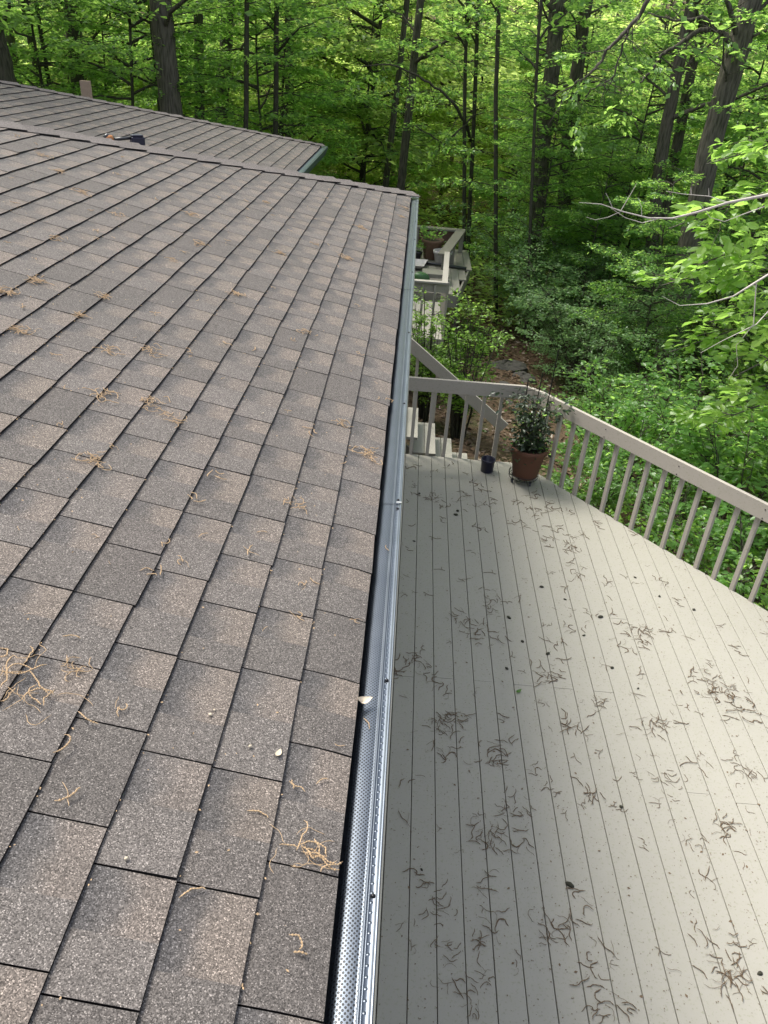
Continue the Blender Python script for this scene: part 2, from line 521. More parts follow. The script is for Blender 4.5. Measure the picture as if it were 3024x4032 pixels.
def tree_mesh(seed, H, h0, R, nbr, nleaf, size, r0=0.05, droop=0.22, lean=0.3, mat='leaf_mid', bark='bark_slim', spread=0.36, base_twist=None):
    rg = np.random.default_rng(seed)
    tr = MB()
    t = np.linspace(0, 1, 12)
    path = np.stack([lean * t ** 1.5 + 0.12 * np.sin(t * 5 + seed), 0.12 * np.sin(t * 4 + 2 * seed), t * H], 1)
    path[0, :2] = 0
    path[0, 2] = -0.3
    tr.tube(path, r0 * (1.05 - t * 0.8), 8)
    st, di, ln = [], [], []
    for i in range(nbr):
        h = h0 + (H - h0) * (i + rg.random()) / nbr
        th = h / H
        c = np.array([np.interp(th, t, path[:, k]) for k in range(3)])
        az = rg.random() * 2 * math.pi
        L = R * (0.55 + 0.45 * math.sin(math.pi * min(1, (h - h0 * 0.5) / (H - h0 * 0.5)) ** 0.8)) * rg.uniform(0.6, 1.15)
        el = rg.uniform(0.0, 0.5)
        st.append(c); di.append((math.cos(az), math.sin(az), el)); ln.append(L)
    tw = MB()
    v, f = sprays(rg, st, di, ln, nleaf, size, spread, droop, twigs=tw, twr=r0 * 0.35)
    crown = mesh_np("crown", v, f, [M[mat]])
    # trunk and limbs in one
    tr.v += tw.v
    off = tr.n
    tr.f4 += [[i + off for i in q] for q in tw.f4]; tr.m4 += tw.m4
    tr.f3 += [[i + off for i in q] for q in tw.f3]; tr.m3 += tw.m3
    tr.n += tw.n
    trunk = tr.mesh("trunk", M[bark], True)
    return trunk, crown


def shrub_mesh(seed, H, R, nst, nleaf, size, mat, tmpl=LEAF_OVATE, spread=0.30, bark='bark_slim'):
    rg = np.random.default_rng(seed)
    tw = MB()
    st, di, ln = [], [], []
    for i in range(nst):
        az = rg.random() * 6.283
        rr = rg.random() * 0.25 * R
        L = H * rg.uniform(0.5, 1.0)
        out = R / H * rg.uniform(0.2, 1.15)
        p0 = np.array([rr * math.cos(az), rr * math.sin(az), -0.05])
        top = p0 + [out * L * math.cos(az), out * L * math.sin(az), L]
        tw.tube([p0, p0 * .6 + top * .4 + [0, 0, .12 * L], top], [0.014, 0.009, 0.003], 5, False)
        for k in range(5):
            tt = rg.uniform(0.25, 1.0)
            c = p0 * (1 - tt) + top * tt + np.array([0, 0, .12 * L * math.sin(math.pi * tt)])
            a2 = az + rg.normal(0, 1.1)
            st.append(c); di.append((math.cos(a2), math.sin(a2), rg.uniform(-0.1, 0.9))); ln.append(R * rg.uniform(0.25, 0.6))
    v, f = sprays(rg, st, di, ln, nleaf, size, spread, 0.2, 0.5, tmpl, tw, 0.006, 0.05, 0.05)
    return tw.mesh("stems", M[bark], True), mesh_np("foliage", v, f, [M[mat]])


def ground_z(x, y):
    x = np.asarray(x, float); y = np.asarray(y, float)
    z = -1.02 - 0.13 * np.clip(x - 1.2, 0, 22) - 0.05 * np.clip(y - 9, 0, 60)
    z = z + 0.05 * np.sin(x * 1.3 + .4) * np.cos(y * 0.9) + 0.10 * np.sin(x * .37 + y * .23)
    return z


def place_pair(name, m1n, m1, m2n, m2, loc, rz, s, label, cat, group):
    e = empty(name, loc, label, cat, group, rz)
    e.scale = (s, s, s)
    link(m1n, m1, e); link(m2n, m2, e)
    return e


# ------------------------------------------------------------------ setting: terrain
gx = np.concatenate([np.linspace(-60, -4, 24), np.linspace(-3.5, 14, 71), np.linspace(15, 70, 24)])
gy = np.concatenate([np.linspace(-30, 4, 14), np.linspace(4.5, 26, 87), np.linspace(27.5, 110, 40)])
X, Y = np.meshgrid(gx, gy)
Z = ground_z(X, Y) + rng.normal(0, 0.012, X.shape)
Z += np.clip(Y - 52, 0, 60) * 0.33            # the far side of the valley rises
nx, ny = len(gx), len(gy)
ii, jj = np.meshgrid(np.arange(nx - 1), np.arange(ny - 1))
q = (jj * nx + ii).ravel()
terrain = link("ground", mesh_np("ground", np.stack([X, Y, Z], -1).reshape(-1, 3), np.stack([q, q + 1, q + nx + 1, q + nx], 1), [mat_ground()], smooth=True))
tag(terrain, kind="structure")

# ------------------------------------------------------------------ house
XE, ZE, TS = -0.0406, 2.577, 0.2539
CS = 1 / math.sqrt(1 + TS * TS)
EXP = 0.143
house = empty("house", (-1.0, 4.0, -1.0), "low brown shingled house with two hip roofs and a guarded gutter beside the deck", "house")
tool_scale = .8
HINV = Matrix.Translation((1.0, -4.0, 1.0))


def hpart(name, me, parent=None):
    o = link(name, me, parent or house)
    o.location = (1.0, -4.0, 1.0) if parent is None else (0, 0, 0)
    return o


def roof_plane_tabs(xe, ze, y0, hipfun, nc, rg, fixed=None, wmean=0.252):
    """individual three-dimensional tabs; hipfun(x) gives the y of the hip at x"""
    V, F4, MI, UV, RN = [], [], [], [], []
    n = 0
    for k in range(nc):
        ys = []
        fx = (fixed or {}).get(k)
        if fx:
            y = fx[0]
            pre = []
            while y > y0:
                y -= rg.uniform(0.85, 1.15) * wmean; pre.append(y)
            ys = pre[::-1] + list(fx)
        else:
            ys = [y0 - rg.random() * wmean]
        xm = xe - (k + 0.5) * EXP * CS
        yend = hipfun(xm)
        while ys[-1] < yend + 0.3:
            ys.append(ys[-1] + rg.uniform(0.85, 1.15) * wmean)
        cj = rg.normal(0, 0.0012)
        for a, b in zip(ys[:-1], ys[1:]):
            g = 0.0016
            ya, yb = a + g, b - g
            s_lo = k * EXP + cj + rg.normal(0, 0.0016)
            s_hi = (k + 1) * EXP + 0.012
            sk = rg.normal(0, 0.0014)
            lift = abs(rg.normal(0, 0.0012))
            NS, NY = 5, 3
            r1, r2 = rg.random(), rg.random()
            top, bot = [], []
            skip = False
            for j in range(NY):
                fy = j / (NY - 1)
                for i in range(NS):
                    fs = i / (NS - 1)
                    s = s_lo + (s_hi - s_lo) * fs + (sk * (fy - .5) * (1 - fs))
                    yy = ya + (yb - ya) * fy
                    hz = 0.0094 - 0.0076 * fs + lift * (1 - fs) * (1 - fy) + 0.0007 * math.sin(yy * 31 + k)
                    if k == 0:
                        hz -= 0.006 * max(0, 1 - fs * 1.8) ** 1.6
                    x = xe - s * CS - hz * TS * CS * -1
                    yh = hipfun(xe - s * CS) - 0.01
                    yc = min(yy, yh)
                    z = ze + s * TS * CS + hz * CS
                    top.append((x, yc, z)); bot.append((x, yc, z - 0.0060 if fs < .99 else z - 0.001))
            if top[0][1] >= hipfun(xe - s_lo * CS) - 0.011 and top[NS * (NY - 1) + NS - 1][1] >= hipfun(xe - s_hi * CS) - 0.011 and ya > yend + .25:
                continue
            K = NS * NY
            V += top + bot
            uvt = [((j / (NY - 1)), (i / (NS - 1))) for j in range(NY) for i in range(NS)]
            for j in range(NY - 1):
                for i in range(NS - 1):
                    q = [j * NS + i, (j + 1) * NS + i, (j + 1) * NS + i + 1, j * NS + i + 1]
                    F4.append([n + t for t in q]); MI.append(0); UV += [uvt[t] for t in q]; RN += [(r1, r2)] * 4
            def side(q):
                F4.append([n + t for t in q]); MI.append(1); UV.extend([(0, 0)] * 4); RN.extend([(r1, r2)] * 4)
            for j in range(NY - 1):
                side([j * NS, K + j * NS, K + (j + 1) * NS, (j + 1) * NS])
            for i in range(NS - 1):
                side([i, i + 1, K + i + 1, K + i])
                o = (NY - 1) * NS
                side([o + i + 1, o + i, K + o + i, K + o + i + 1])
            n += 2 * K
    me = mesh_np("roof", np.array(V), np.array(F4), [M['shingle'], M['asphalt_edge']], MI)
    for nm, data in (("tab", UV), ("rnd", RN)):
        l = me.uv_layers.new(name=nm)
        l.data.foreach_set('uv', np.array(data, np.float32).ravel())
    return me


FIX = {0: [.36, .614, .862, 1.145, 1.37, 1.60, 1.82, 2.027, 2.313, 2.565],
       1: [.53, .785, 1.033, 1.322, 1.55, 1.77, 1.997, 2.213, 2.467, 2.697],
       2: [.573, .784, 1.032, 1.297, 1.51, 1.72, 1.943, 2.17, 2.387, 2.652],
       3: [.60, .85, 1.07, 1.296, 1.58, 1.86, 2.143, 2.36, 2.538],
       4: [.70, .95, 1.20, 1.42, 1.63, 1.853, 2.097, 2.316, 2.561]}
YC = 8.36
rg_roof = np.random.default_rng(3)
hip1 = lambda x: YC + (x - XE) * 1.035
roof1 = hpart("roof", roof_plane_tabs(XE, ZE, -1.6, hip1, 42, rg_roof, FIX))
# the slab below the tabs, and the other slopes of the hip roof
XR = -6.2
ZR = ZE + (XE - XR) * TS
YR = hip1(XR)
def slab(polys, name, parent, mats=None, uv=True, th=0.02):
    mb = MB()
    for p in polys:
        p = np.array(p, float); lo = p - [0, 0, th]
        k = len(p)
        if k == 4:
            mb.hexa(list(lo) + list(p))
        else:
            mb.add(np.vstack([lo, p]), [(0, 1, 4, 3), (1, 2, 5, 4), (2, 0, 3, 5)], [(2, 1, 0), (3, 4, 5)])
    return hpart(name, mb.mesh(name, mats or M['asphalt_edge']), parent)
slab([[(XE - .004, -3, ZE - .004), (XE - .004, YC, ZE - .004), (XR, YR, ZR - .004), (XR, -3, ZR - .004)]], "roof_deck", roof1)
slab([[(XE - .01, YC - .006, ZE - .004), (XR * 2 - XE, YC - .006, ZE - .004), (XR, YR, ZR - .004)]], "far_slope", roof1, M['shingle'])
slab([[(XR - .002, YR, ZR - .004), (XR * 2 - XE, YC - .006, ZE - .004), (XR * 2 - XE, -3, ZE - .004), (XR - .002, -3, ZR - .004)]], "back_slope", roof1, M['shingle'])


def hip_cap(xe, ze, yc, slope, L, name, parent, rg, hw=0.125):
    """overlapping bent cap shingles running up a hip"""
    V, F, MI, UV, RN = [], [], [], [], []
    d = np.array([-1.0, -slope, TS]); ln = np.linalg.norm(d); d /= ln
    # directions down each slope
    sA = np.array([1.0, 0, -TS]); sA /= np.linalg.norm(sA)
    sB = np.array([0, 1.0, -TS / slope]); sB /= np.linalg.norm(sB)
    # perpendicular to the hip inside each plane
    pA = sA - d * (sA @ d); pA /= np.linalg.norm(pA)
    pB = sB - d * (sB @ d); pB /= np.linalg.norm(pB)
    o = np.array([xe, yc, ze])
    n = 0
    e = 0.215
    for k in range(int(L / e)):
        a = -0.02 + k * e; b = a + e + 0.05
        j = rg.normal(0, 0.004); r1, r2 = rg.random(), rg.random() * .3
        prof = [(pA, hw + j, 0.010), (pA, hw * .45, 0.015), (pA, 0, 0.020), (pB, hw * .45, 0.015), (pB, hw, 0.010)]
        ring = []
        for s, up in ((a, 0.010 + abs(rg.normal(0, .003))), (b, 0.0)):
            for p, w, z in prof:
                ring.append(o + d * s + p * w + np.array([0, 0, z + up]))
        ring = np.array(ring)
        low = ring - [0, 0, 0.006]
        V += list(ring) + list(low)
        for i in range(4):
            F.append([n + i, n + 5 + i, n + 6 + i, n + i + 1][::-1]); MI.append(0); UV += [(.1, .5)] * 4; RN += [(r1, r2)] * 4
            F.append([n + i, n + i + 1, n + 11 + i, n + 10 + i][::-1]); MI.append(1); UV += [(0, 0)] * 4; RN += [(r1, r2)] * 4
        F.append([n, n + 10, n + 15, n + 5]); MI.append(1); UV += [(0, 0)] * 4; RN += [(r1, r2)] * 4
        F.append([n + 4, n + 9, n + 19, n + 14]); MI.append(1); UV += [(0, 0)] * 4; RN += [(r1, r2)] * 4
        n += 20
    me = mesh_np(name, np.array(V), np.array(F), [M['cap'], M['asphalt_edge']], MI)
    for nm, data in (("tab", UV), ("rnd", RN)):
        l = me.uv_layers.new(name=nm)
        l.data.foreach_set('uv', np.array(data, np.float32).ravel())
    return hpart(name, me, parent)


hip_cap(XE, ZE, YC, 1.035, 8.6, "hip_cap", roof1, rg_roof)

# second, lower wing beyond
XE2, ZE2, YC2, SL2 = -1.53, 2.40, 13.30, 1.13
hip2 = lambda x: YC2 + (x - XE2) * SL2
roof2 = hpart("roof", roof_plane_tabs(XE2, ZE2, 4.6, hip2, 34, rg_roof, None, 0.262))
XR2 = XE2 - 34 * EXP * CS
ZR2 = ZE2 + (XE2 - XR2) * TS
slab([[(XE2 - .004, 4.4, ZE2 - .004), (XE2 - .004, YC2, ZE2 - .004), (XR2, hip2(XR2), ZR2 - .004), (XR2, 4.4, ZR2 - .004)]], "roof_deck", roof2)
slab([[(XE2 - .01, YC2 - .006, ZE2 - .004), (XR2 * 2 - XE2, YC2 - .006, ZE2 - .004), (XR2, hip2(XR2), ZR2 - .004)]], "far_slope", roof2, M['shingle'])
hip_cap(XE2, ZE2, YC2, SL2, 7.0, "hip_cap", roof2, rg_roof, 0.075)

# walls with lap siding, soffits and fascia
for (x0, x1, y0, y1, zt) in ((XR * 2 + .5, -0.50, -2.9, 7.9, 2.44), (XR2 * 2 + 2.2, -1.95, 7.91, 12.85, 2.28)):
    w = MB()
    z = -2.2
    while z < zt - 0.02:
        h = min(0.19, zt - z)
        w.hexa([(x0, y0, z), (x1 + .012, y0, z), (x1 + .012, y1 + .012, z), (x0, y1 + .012, z), (x0, y0, z + h), (x1, y0, z + h), (x1, y1, z + h), (x0, y1, z + h)])
        z += h
    hpart("wall", w.mesh("wall", M['siding']))
f = MB()
f.box(-0.112, -0.096, -3, YC - .02, 2.40, 2.553)
f.box(-0.50, -0.112, -3, YC - .02, 2.44, 2.452)
hpart("fascia", f.mesh("fascia", M['beige_metal']))
f = MB()
f.box(XE2 - .07, XE2 - .055, 8.4, YC2 - .02, 2.24, 2.375)
f.box(-1.95, XE2 - .07, 8.4, YC2 - .02, 2.27, 2.28)
hpart("fascia", f.mesh("fascia", M['dark_metal']))

# gutter with perforated guard
GY0, GY1 = -1.8, 8.50
g = MB()
g.extrude([(-0.095, 2.56), (-0.095, 2.435), (0.000, 2.435), (0.014, 2.47), (0.030, 2.50), (0.034, 2.545), (0.0372, 2.552), (0.0402, 2.545), (0.0380, 2.50), (0.020, 2.462), (0.008, 2.425), (-0.10, 2.425), (-0.10, 2.56)], GY0, GY1, closed=True, seg=4)
gut = hpart("gutter", g.mesh("gutter", M['beige_metal']))
for ye in (GY0 + .003, GY1 - .003):
    c = MB(); c.box(-0.094, 0.028, ye - .002, ye + .002, 2.437, 2.545); hpart("end_cap", c.mesh("end_cap", M['beige_metal']), gut)
gp = [(-0.092, 2.548), (-0.060, 2.528), (-0.047, 2.526), (-0.040, 2.533), (-0.034, 2.5460), (-0.026, 2.5492), (-0.018, 2.5506), (-0.010, 2.5513), (-0.002, 2.5515), (0.004, 2.5512), (0.0095, 2.5500),
      (0.0112, 2.5560), (0.0128, 2.5560), (0.0135, 2.5505), (0.0152, 2.5505), (0.0162, 2.5565), (0.0176, 2.5560), (0.0182, 2.5525), (0.0280, 2.5535), (0.0315, 2.557), (0.0345, 2.5595), (0.0362, 2.5585), (0.0366, 2.553)]
seams = [-0.33, 0.88, 2.273, 3.62, 4.95, 6.28, 7.4]
ends = [GY0] + seams + [GY1]
for i in range(len(ends) - 1):
    s = MB()
    dz = 0.0012 if i % 2 else 0.0
    nseg = 24
    prof = np.array(gp)
    ys = np.linspace(ends[i], ends[i + 1] + 0.012, nseg + 1)
    rgw = np.random.default_rng(50 + i)
    wv = rgw.normal(0, 0.0005, nseg + 1)
    V = []
    for yy, w0 in zip(ys, wv):
        for px, pz in prof:
            V.append((px, yy, pz + dz + (w0 if px < 0.005 else w0 * .3)))
    m_ = len(prof)
    s.add(V, [(a * m_ + b, a * m_ + b + 1, (a + 1) * m_ + b + 1, (a + 1) * m_ + b) for a in range(nseg) for b in range(m_ - 1)])
    hpart("gutter_guard", s.mesh("gutter_guard", M['guard'], True), gut)
sc_me = MB(); sc_me.lathe([(0, .0042), (.0025, .0040), (.0038, .0026), (.0048, .0006), (.0048, 0)], 10)
sc_me = sc_me.mesh("screw", M['screw'], True)
for yy in (0.30, 0.849, 1.416, 2.242, 2.300, 3.133, 4.099, 5.382, 6.406, 7.138, 8.1):
    o = hpart("screw", sc_me, gut); o.location = (0.0245, yy, 2.5545)
# bright seam strip
s = MB(); s.box(0.0183, 0.0362, 2.269, 2.277, 2.5605, 2.5622)
hpart("seam_strip", s.mesh("seam_strip", mat_simple("bare_aluminium", (0.45, 0.45, 0.44), 0.3, 0.6)), gut)

# far wing gutter
g = MB()
x0, z0 = XE2 - .052, ZE2 - .02
g.extrude([(x0, z0), (x0, z0 - .12), (x0 + .10, z0 - .12), (x0 + .125, z0 - .05), (x0 + .140, z0 - .035), (x0 + .140, z0 + .004), (x0 + .128, z0 + .004), (x0 + .125, z0 - .012)], 8.5, YC2 + .12, closed=True)
gut2 = hpart("gutter", g.mesh("gutter", M['dark_metal']))
s = MB(); s.extrude([(x0 + .004, z0 + .006), (x0 + .06, z0 + .002), (x0 + .09, z0 + .010), (x0 + .124, z0 + .006)], 8.5, YC2 + .12)
hpart("gutter_guard", s.mesh("gutter_guard", M['dark_metal']), gut2)

# ------------------------------------------------------------------ deck
deck = empty("deck", (1.5, 4.0, 0.0), "greige painted wooden deck with angled baluster railing below the gutter, littered with catkins", "deck")


def dpart(name, mb, mats, parent=None, bevel=0.0, root=None, off=(1.5, 4.0, 0.0)):
    o = mb.build(name, mats, parent or root or deck, bevel=bevel)
    if parent is None:
        o.location = (-off[0], -off[1], -off[2])
    return o


BW = 0.1445
X0 = 0.1202
E1, E2 = np.array([1.285, 7.63]), np.array([3.243, 5.257])       # the angled edge passes through these
def edge_y(x):
    if x <= 1.285: return 7.63
    if x <= 1.60: return 7.63 - (x - 1.285) * 0.80
    sl = (5.257 - 7.378) / (3.243 - 1.60)
    return 7.378 + (x - 1.60) * sl
boards = MB()
rgd = np.random.default_rng(11)
joint = {0: 4.134, 2: 4.147, 4: 4.15, 6: 4.14, 8: 4.14, 10: 4.138, 12: 5.0, 13: 3.3, 15: 3.25, 18: 3.2, 1: 0.3, 3: 0.3, 5: 0.2, 7: 0.35, 9: 1.9, 11: 0.3, 14: 1.1, 16: 0.9, 17: 1.4}
for k in range(-5, 28):
    xa, xb = X0 + (k - 0) * BW + .002, X0 + (k + 1) * BW - .0022
    if xa > 4.3: break
    jl, jr = edge_y(xa), edge_y(xb)
    jit = rgd.normal(0, .006)
    cuts = [-2.0]
    if k in joint and joint[k] < jr - .3: cuts.append(joint[k])
    cuts.append(None)
    for a, b in zip(cuts[:-1], cuts[1:]):
        z = rgd.normal(0, .0009)
        ya = a + (.0013 if a > -1.9 else 0)
        ybl, ybr = (jl + jit, jr + jit) if b is None else (b - .0013, b - .0013)
        n = max(2, int((ybr - ya) / .6))
        w = .0022
        prof = [(xa, -.026), (xb, -.026), (xb, -.0022 + z), (xb - w, z), (xa + w, z), (xa, -.0022 + z)]
        V = [(px, ya, pz) for px, pz in prof] + [(px, ybl + (ybr - ybl) * (px - xa) / (xb - xa), pz) for px, pz in prof]
        boards.add(V, [(i, (i + 1) % 6, 6 + (i + 1) % 6, 6 + i) for i in range(6)] + [(0, 5, 2, 1), (5, 4, 3, 2), (6, 7, 8, 11), (8, 9, 10, 11)])
dpart("floor_boards", boards, M['deck'])
fr = MB()
for yy in np.arange(-1.8, 7.6, 0.405):
    xm = 4.25
    for xx in np.arange(1.3, 4.3, .02):
        if edge_y(xx) < yy + .06:
            xm = xx - .03; break
    fr.box(-.45, xm, yy - .019, yy + .019, -.215, -.0265)
dpart("joists", fr, M['old_deck'])
rim = MB()
rim.box(-.45, 1.285, 7.585, 7.622, -.24, -.028)
A2, B2 = np.array([1.60, 7.378, 0]), np.array([4.3, 7.378 + 2.7 * (5.257 - 7.378) / 1.643, 0])
nrm = np.array([-(B2 - A2)[1], (B2 - A2)[0], 0]); nrm /= np.linalg.norm(nrm)
if nrm[0] < 0: nrm = -nrm
rim.bar((1.287, 7.598, -.134), (1.60, 7.350, -.134), .036, .21)
rim.bar(A2 - nrm * .03 + [0, 0, -.134], B2 - nrm * .03 + [0, 0, -.134], .036, .21)
dpart("rim_joist", rim, M['rail'])
for px, py in ((0.1, 7.3), (1.25, 7.2), (2.5, 5.9), (3.4, 4.6), (0.1, 3.5), (2.6, 3.0)):
    g0 = float(ground_z(px, py))
    ps = MB(); ps.box(px - .045, px + .045, py - .045, py + .045, g0 - .3, -.216)
    dpart("post", ps, M['rail'])

# railing: 2x2 balusters fixed to the rim, 2x6 face board behind a cap
RT = 0.905
def baluster(x, y, ang, parent_root=None):
    b = MB()
    c, s = math.cos(ang), math.sin(ang)
    h = .0185
    cor = [(-h, -h), (h, -h), (h, h), (-h, h)]
    cor = [(x + c * a - s * bb, y + s * a + c * bb) for a, bb in cor]
    z1 = RT - .06
    b.hexa([(p[0], p[1], -.20) for p in cor] + [(p[0], p[1], z1) for p in cor])
    return dpart("baluster", b, M['rail'], bevel=.002)
for x in np.arange(-0.19, 1.2, .1825):
    baluster(float(x), 7.662, 0)
dirA = (B2 - A2) / np.linalg.norm(B2 - A2)
angA = math.atan2(dirA[1], dirA[0])
out0 = np.array([1.652, 7.301, 0])
step = 0.1864
for i in range(-1, 15):
    pnt = out0 + dirA * step * i
    baluster(float(pnt[0] + nrm[0] * .012), float(pnt[1] + nrm[1] * .012), angA)
def rail_run(a, b, inner, name1="face_board", name2="top_rail"):
    a, b = np.array(a, float), np.array(b, float)
    f_ = MB(); f_.bar(a + inner * -.040 + [0, 0, RT - .066], b + inner * -.040 + [0, 0, RT - .066], .037, .146)
    dpart(name1, f_, M['rail'], bevel=.003)
c1 = np.array([-.45, 7.663, 0]); c2 = np.array([1.33, 7.663, 0])
p1 = out0 - dirA * .26 + nrm * .012
p2 = out0 + dirA * step * 14.6 + nrm * .012
rail_run(c1, c2, np.array([0, 1, 0]))
rail_run(p1, p2, nrm)
m0 = (c2 + p1) / 2
rail_run(c2 + [0.001, 0.0, 0], p1 + [-.001, .001, 0], np.array([.55, .83, 0]))
for i_ in (3.3, 7.8, 12.3):
    pp = out0 + dirA * step * i_ - nrm * .047
    for dz in (.035, -.045):
        nl = MB(); nl.tube([pp + [0, 0, RT - .075 + dz], pp - nrm * .004 + [0, 0, RT - .075 + dz]], .005, 8)
        dpart("bolt_head", nl, M['screw'])

# ------------------------------------------------------------------ staircase beyond the deck
stair = empty("staircase", (0.6, 8.5, -1.0), "greige wooden staircase climbing left behind the deck railing", "staircase")
def spart(name, mb, mats, bevel=0.0):
    o = mb.build(name, mats, stair, bevel=bevel); o.location = (-.6, -8.5, 1.0); return o
RISE, RUN = .193, .226
for k in range(-3, 5):
    xr = 0.25 + RUN * k
    z = -0.0 - RISE * k
    if k < 0:
        xr, z = 0.25 + RUN * k, 0.0 - RISE * k
    t = MB()
    for a, b in ((xr - .268, xr - .137), (xr - .131, xr)):
        t.box(a, b, 8.075, 8.92, z - .036, z)
    spart("tread", t, M['deck'], .003)
for yy in (8.12, 8.84):
    s = MB()
    xa, xb = -.75, 1.25
    za = lambda x: -.235 - (x - .25) * RISE / RUN
    s.hexa([(xa, yy, za(xa) - .22), (xb, yy, za(xb) - .22), (xb, yy + .036, za(xb) - .22), (xa, yy + .036, za(xa) - .22),
            (xa, yy, za(xa)), (xb, yy, za(xb)), (xb, yy + .036, za(xb)), (xa, yy + .036, za(xa))])
    spart("stringer", s, M['old_deck'])
s = MB()
ra, rb = np.array([-.55, 8.965, 1.355 - .07]), np.array([1.36, 8.965, -.13 - .07])
s.bar(ra, rb, .036, .140)
spart("stair_rail", s, M['rail'], .003)
for x in (-.35, .19, .45, 1.30):
    s = MB(); zt = .92 - (x - .03) * .822 - .12
    s.box(x - .0185 - (.02 if x > 1 else 0), x + .0185, 8.984, 9.022, float(ground_z(x, 9)) - .1 if x > 1 else zt - .95, zt)
    spart("baluster", s, M['rail'], .002)

# ------------------------------------------------------------------ landing with its own railing, further on
land = empty("landing", (0.0, 12.9, -0.12), "pale painted wooden landing with white-capped railing beyond the stairs", "deck")
def lpart(name, mb, mats, bevel=0.0):
    o = mb.build(name, mats, land, bevel=bevel); o.location = (0, -12.9, .12); return o
b = MB()
for k in range(16):
    x1 = .60 - k * .144
    b.box(x1 - .139, x1, 11.95, 14.0, -.146, -.12 + rgd.normal(0, .001))
lpart("floor_boards", b, M['white_deck'])
b = MB(); b.box(-1.8, .60, 11.955, 11.99, -.36, -.147); b.box(.565, .60, 11.99, 14.0, -.36, -.147); lpart("rim_joist", b, M['rail'])
for px, py in ((.5, 12.1), (.5, 13.8), (-1.4, 12.1)):
    b = MB(); b.box(px - .045, px + .045, py - .045, py + .045, float(ground_z(px, py)) - .3, -.361)
    lpart("post", b, M['rail'])
for x in (-.55, -.35, -.15, .05, .235, .42):
    b = MB(); b.box(x - .0185, x + .0185, 11.905, 11.942, -.3, .74); lpart("baluster", b, M['rail'], .002)
for y in np.arange(12.1, 13.9, .2):
    b = MB(); b.box(.602, .64, y - .0185, y + .0185, -.3, .74); lpart("baluster", b, M['rail'], .002)
b = MB(); b.box(-1.3, .60, 11.943, 11.977, .62, .755); lpart("face_board", b, M['rail'])
b = MB(); b.box(-1.3, .61, 11.89, 11.985, .76, .79); lpart("top_rail", b, M['white_deck'], .003)
b = MB(); b.bar((.56, 11.96, .775), (.64, 13.95, .775), .09, .029); lpart("top_rail", b, M['white_deck'], .003)
b = MB(); b.bar((.565, 11.99, .68), (.628, 13.9, .68), .034, .13); lpart("face_board", b, M['rail'])

# ------------------------------------------------------------------ old grey deck with low rail
old = empty("old_deck", (0.0, 16.0, 0.0), "weathered grey wooden deck with brown board and low rail holding flower pots", "deck")
def opart(name, mb, mats, bevel=0.0):
    o = mb.build(name, mats, old, bevel=bevel); o.location = (0, -16.0, 0); return o
b = MB()
for k in range(17):
    x1 = 1.27 - k * .147
    y0 = 14.15 if x1 < .95 else 14.15 + (x1 - .93) * 5.5
    b.box(x1 - .141, x1, y0, 17.75, -.026, rgd.normal(0, .0015))
opart("floor_boards", b, M['old_deck'])
b = MB(); b.hexa([(.93, 14.2, -.25), (1.27, 16.4, -.25), (1.235, 16.4, -.25), (.895, 14.2, -.25), (.93, 14.2, -.028), (1.27, 16.4, -.028), (1.235, 16.4, -.028), (.895, 14.2, -.028)])
b.box(1.235, 1.27, 16.4, 17.75, -.25, -.028); b.box(-1.2, .9, 14.15, 14.185, -.25, -.028); opart("rim_joist", b, M['old_deck'])
b = MB()
for k in range(14):
    t = k / 13.
    x, y = .95 + .28 * t, 14.3 + 3.2 * t
    b.box(x - .05, x - .02, y - .06, y + .06, float(ground_z(x, y)) - .1, -.26)
opart("skirt_slats", b, mat_simple("dark_skirt_wood", (0.06, 0.05, 0.045), 0.9))
b = MB(); b.bar((.62, 15.25, .435), (1.06, 17.6, .435), .20, .04); opart("top_rail", b, M['old_deck'], .004)
b = MB(); b.bar((-.8, 17.66, .44), (1.15, 17.60, .44), .19, .04); opart("top_rail", b, M['old_deck'], .004)
b = MB(); b.bar((-.8, 17.62, .31), (1.03, 17.56, .31), .035, .20); opart("face_board", b, M['brown_board'])
for x, y in ((1.08, 17.5), (.86, 16.4), (.66, 15.35), (.1, 17.6)):
    b = MB(); b.box(x - .045, x + .045, y - .045, y + .045, .0, .41)
    opart("post", b, M['old_deck'])
b = MB()
b.box(.18, .72, 14.4, 14.72, .001, .12); b.box(.25, .76, 14.72, 15.1, .001, .19); opart("step", b, M['old_deck'], .004)

# ------------------------------------------------------------------ pots and things
def pot_thing(name, loc, r_top, r_bot, h, mat, label, cat, rim=0.035, soil=True):
    e = empty(name, loc, label, cat)
    p = MB()
    rt = r_top
    p.lathe([(0.0, .0), (r_bot * .96, 0), (r_bot, .006), (rt - .022, h - .065), (rt - .018, h - .062), (rt - .004, h - .060), (rt, h - .004), (rt - .004, h), (rt - .018, h), (rt - .022, h - .006), (rt - .030, h - .05), (rt * .8, h - .055)], 40)
    p.build("pot", M[mat], e, True)
    if soil:
        s = MB(); s.lathe([(0, h - .030), (rt * .5, h - .032), (rt * .9, h - .040)], 24); s.build("soil", M['soil'], e, True)
    return e


big = pot_thing("potted_vine", (1.385, 7.22, 0.075), .198, .130, .345, 'terracotta', "large terracotta pot of dark vine with a wire trellis at the deck corner", "potted plant")
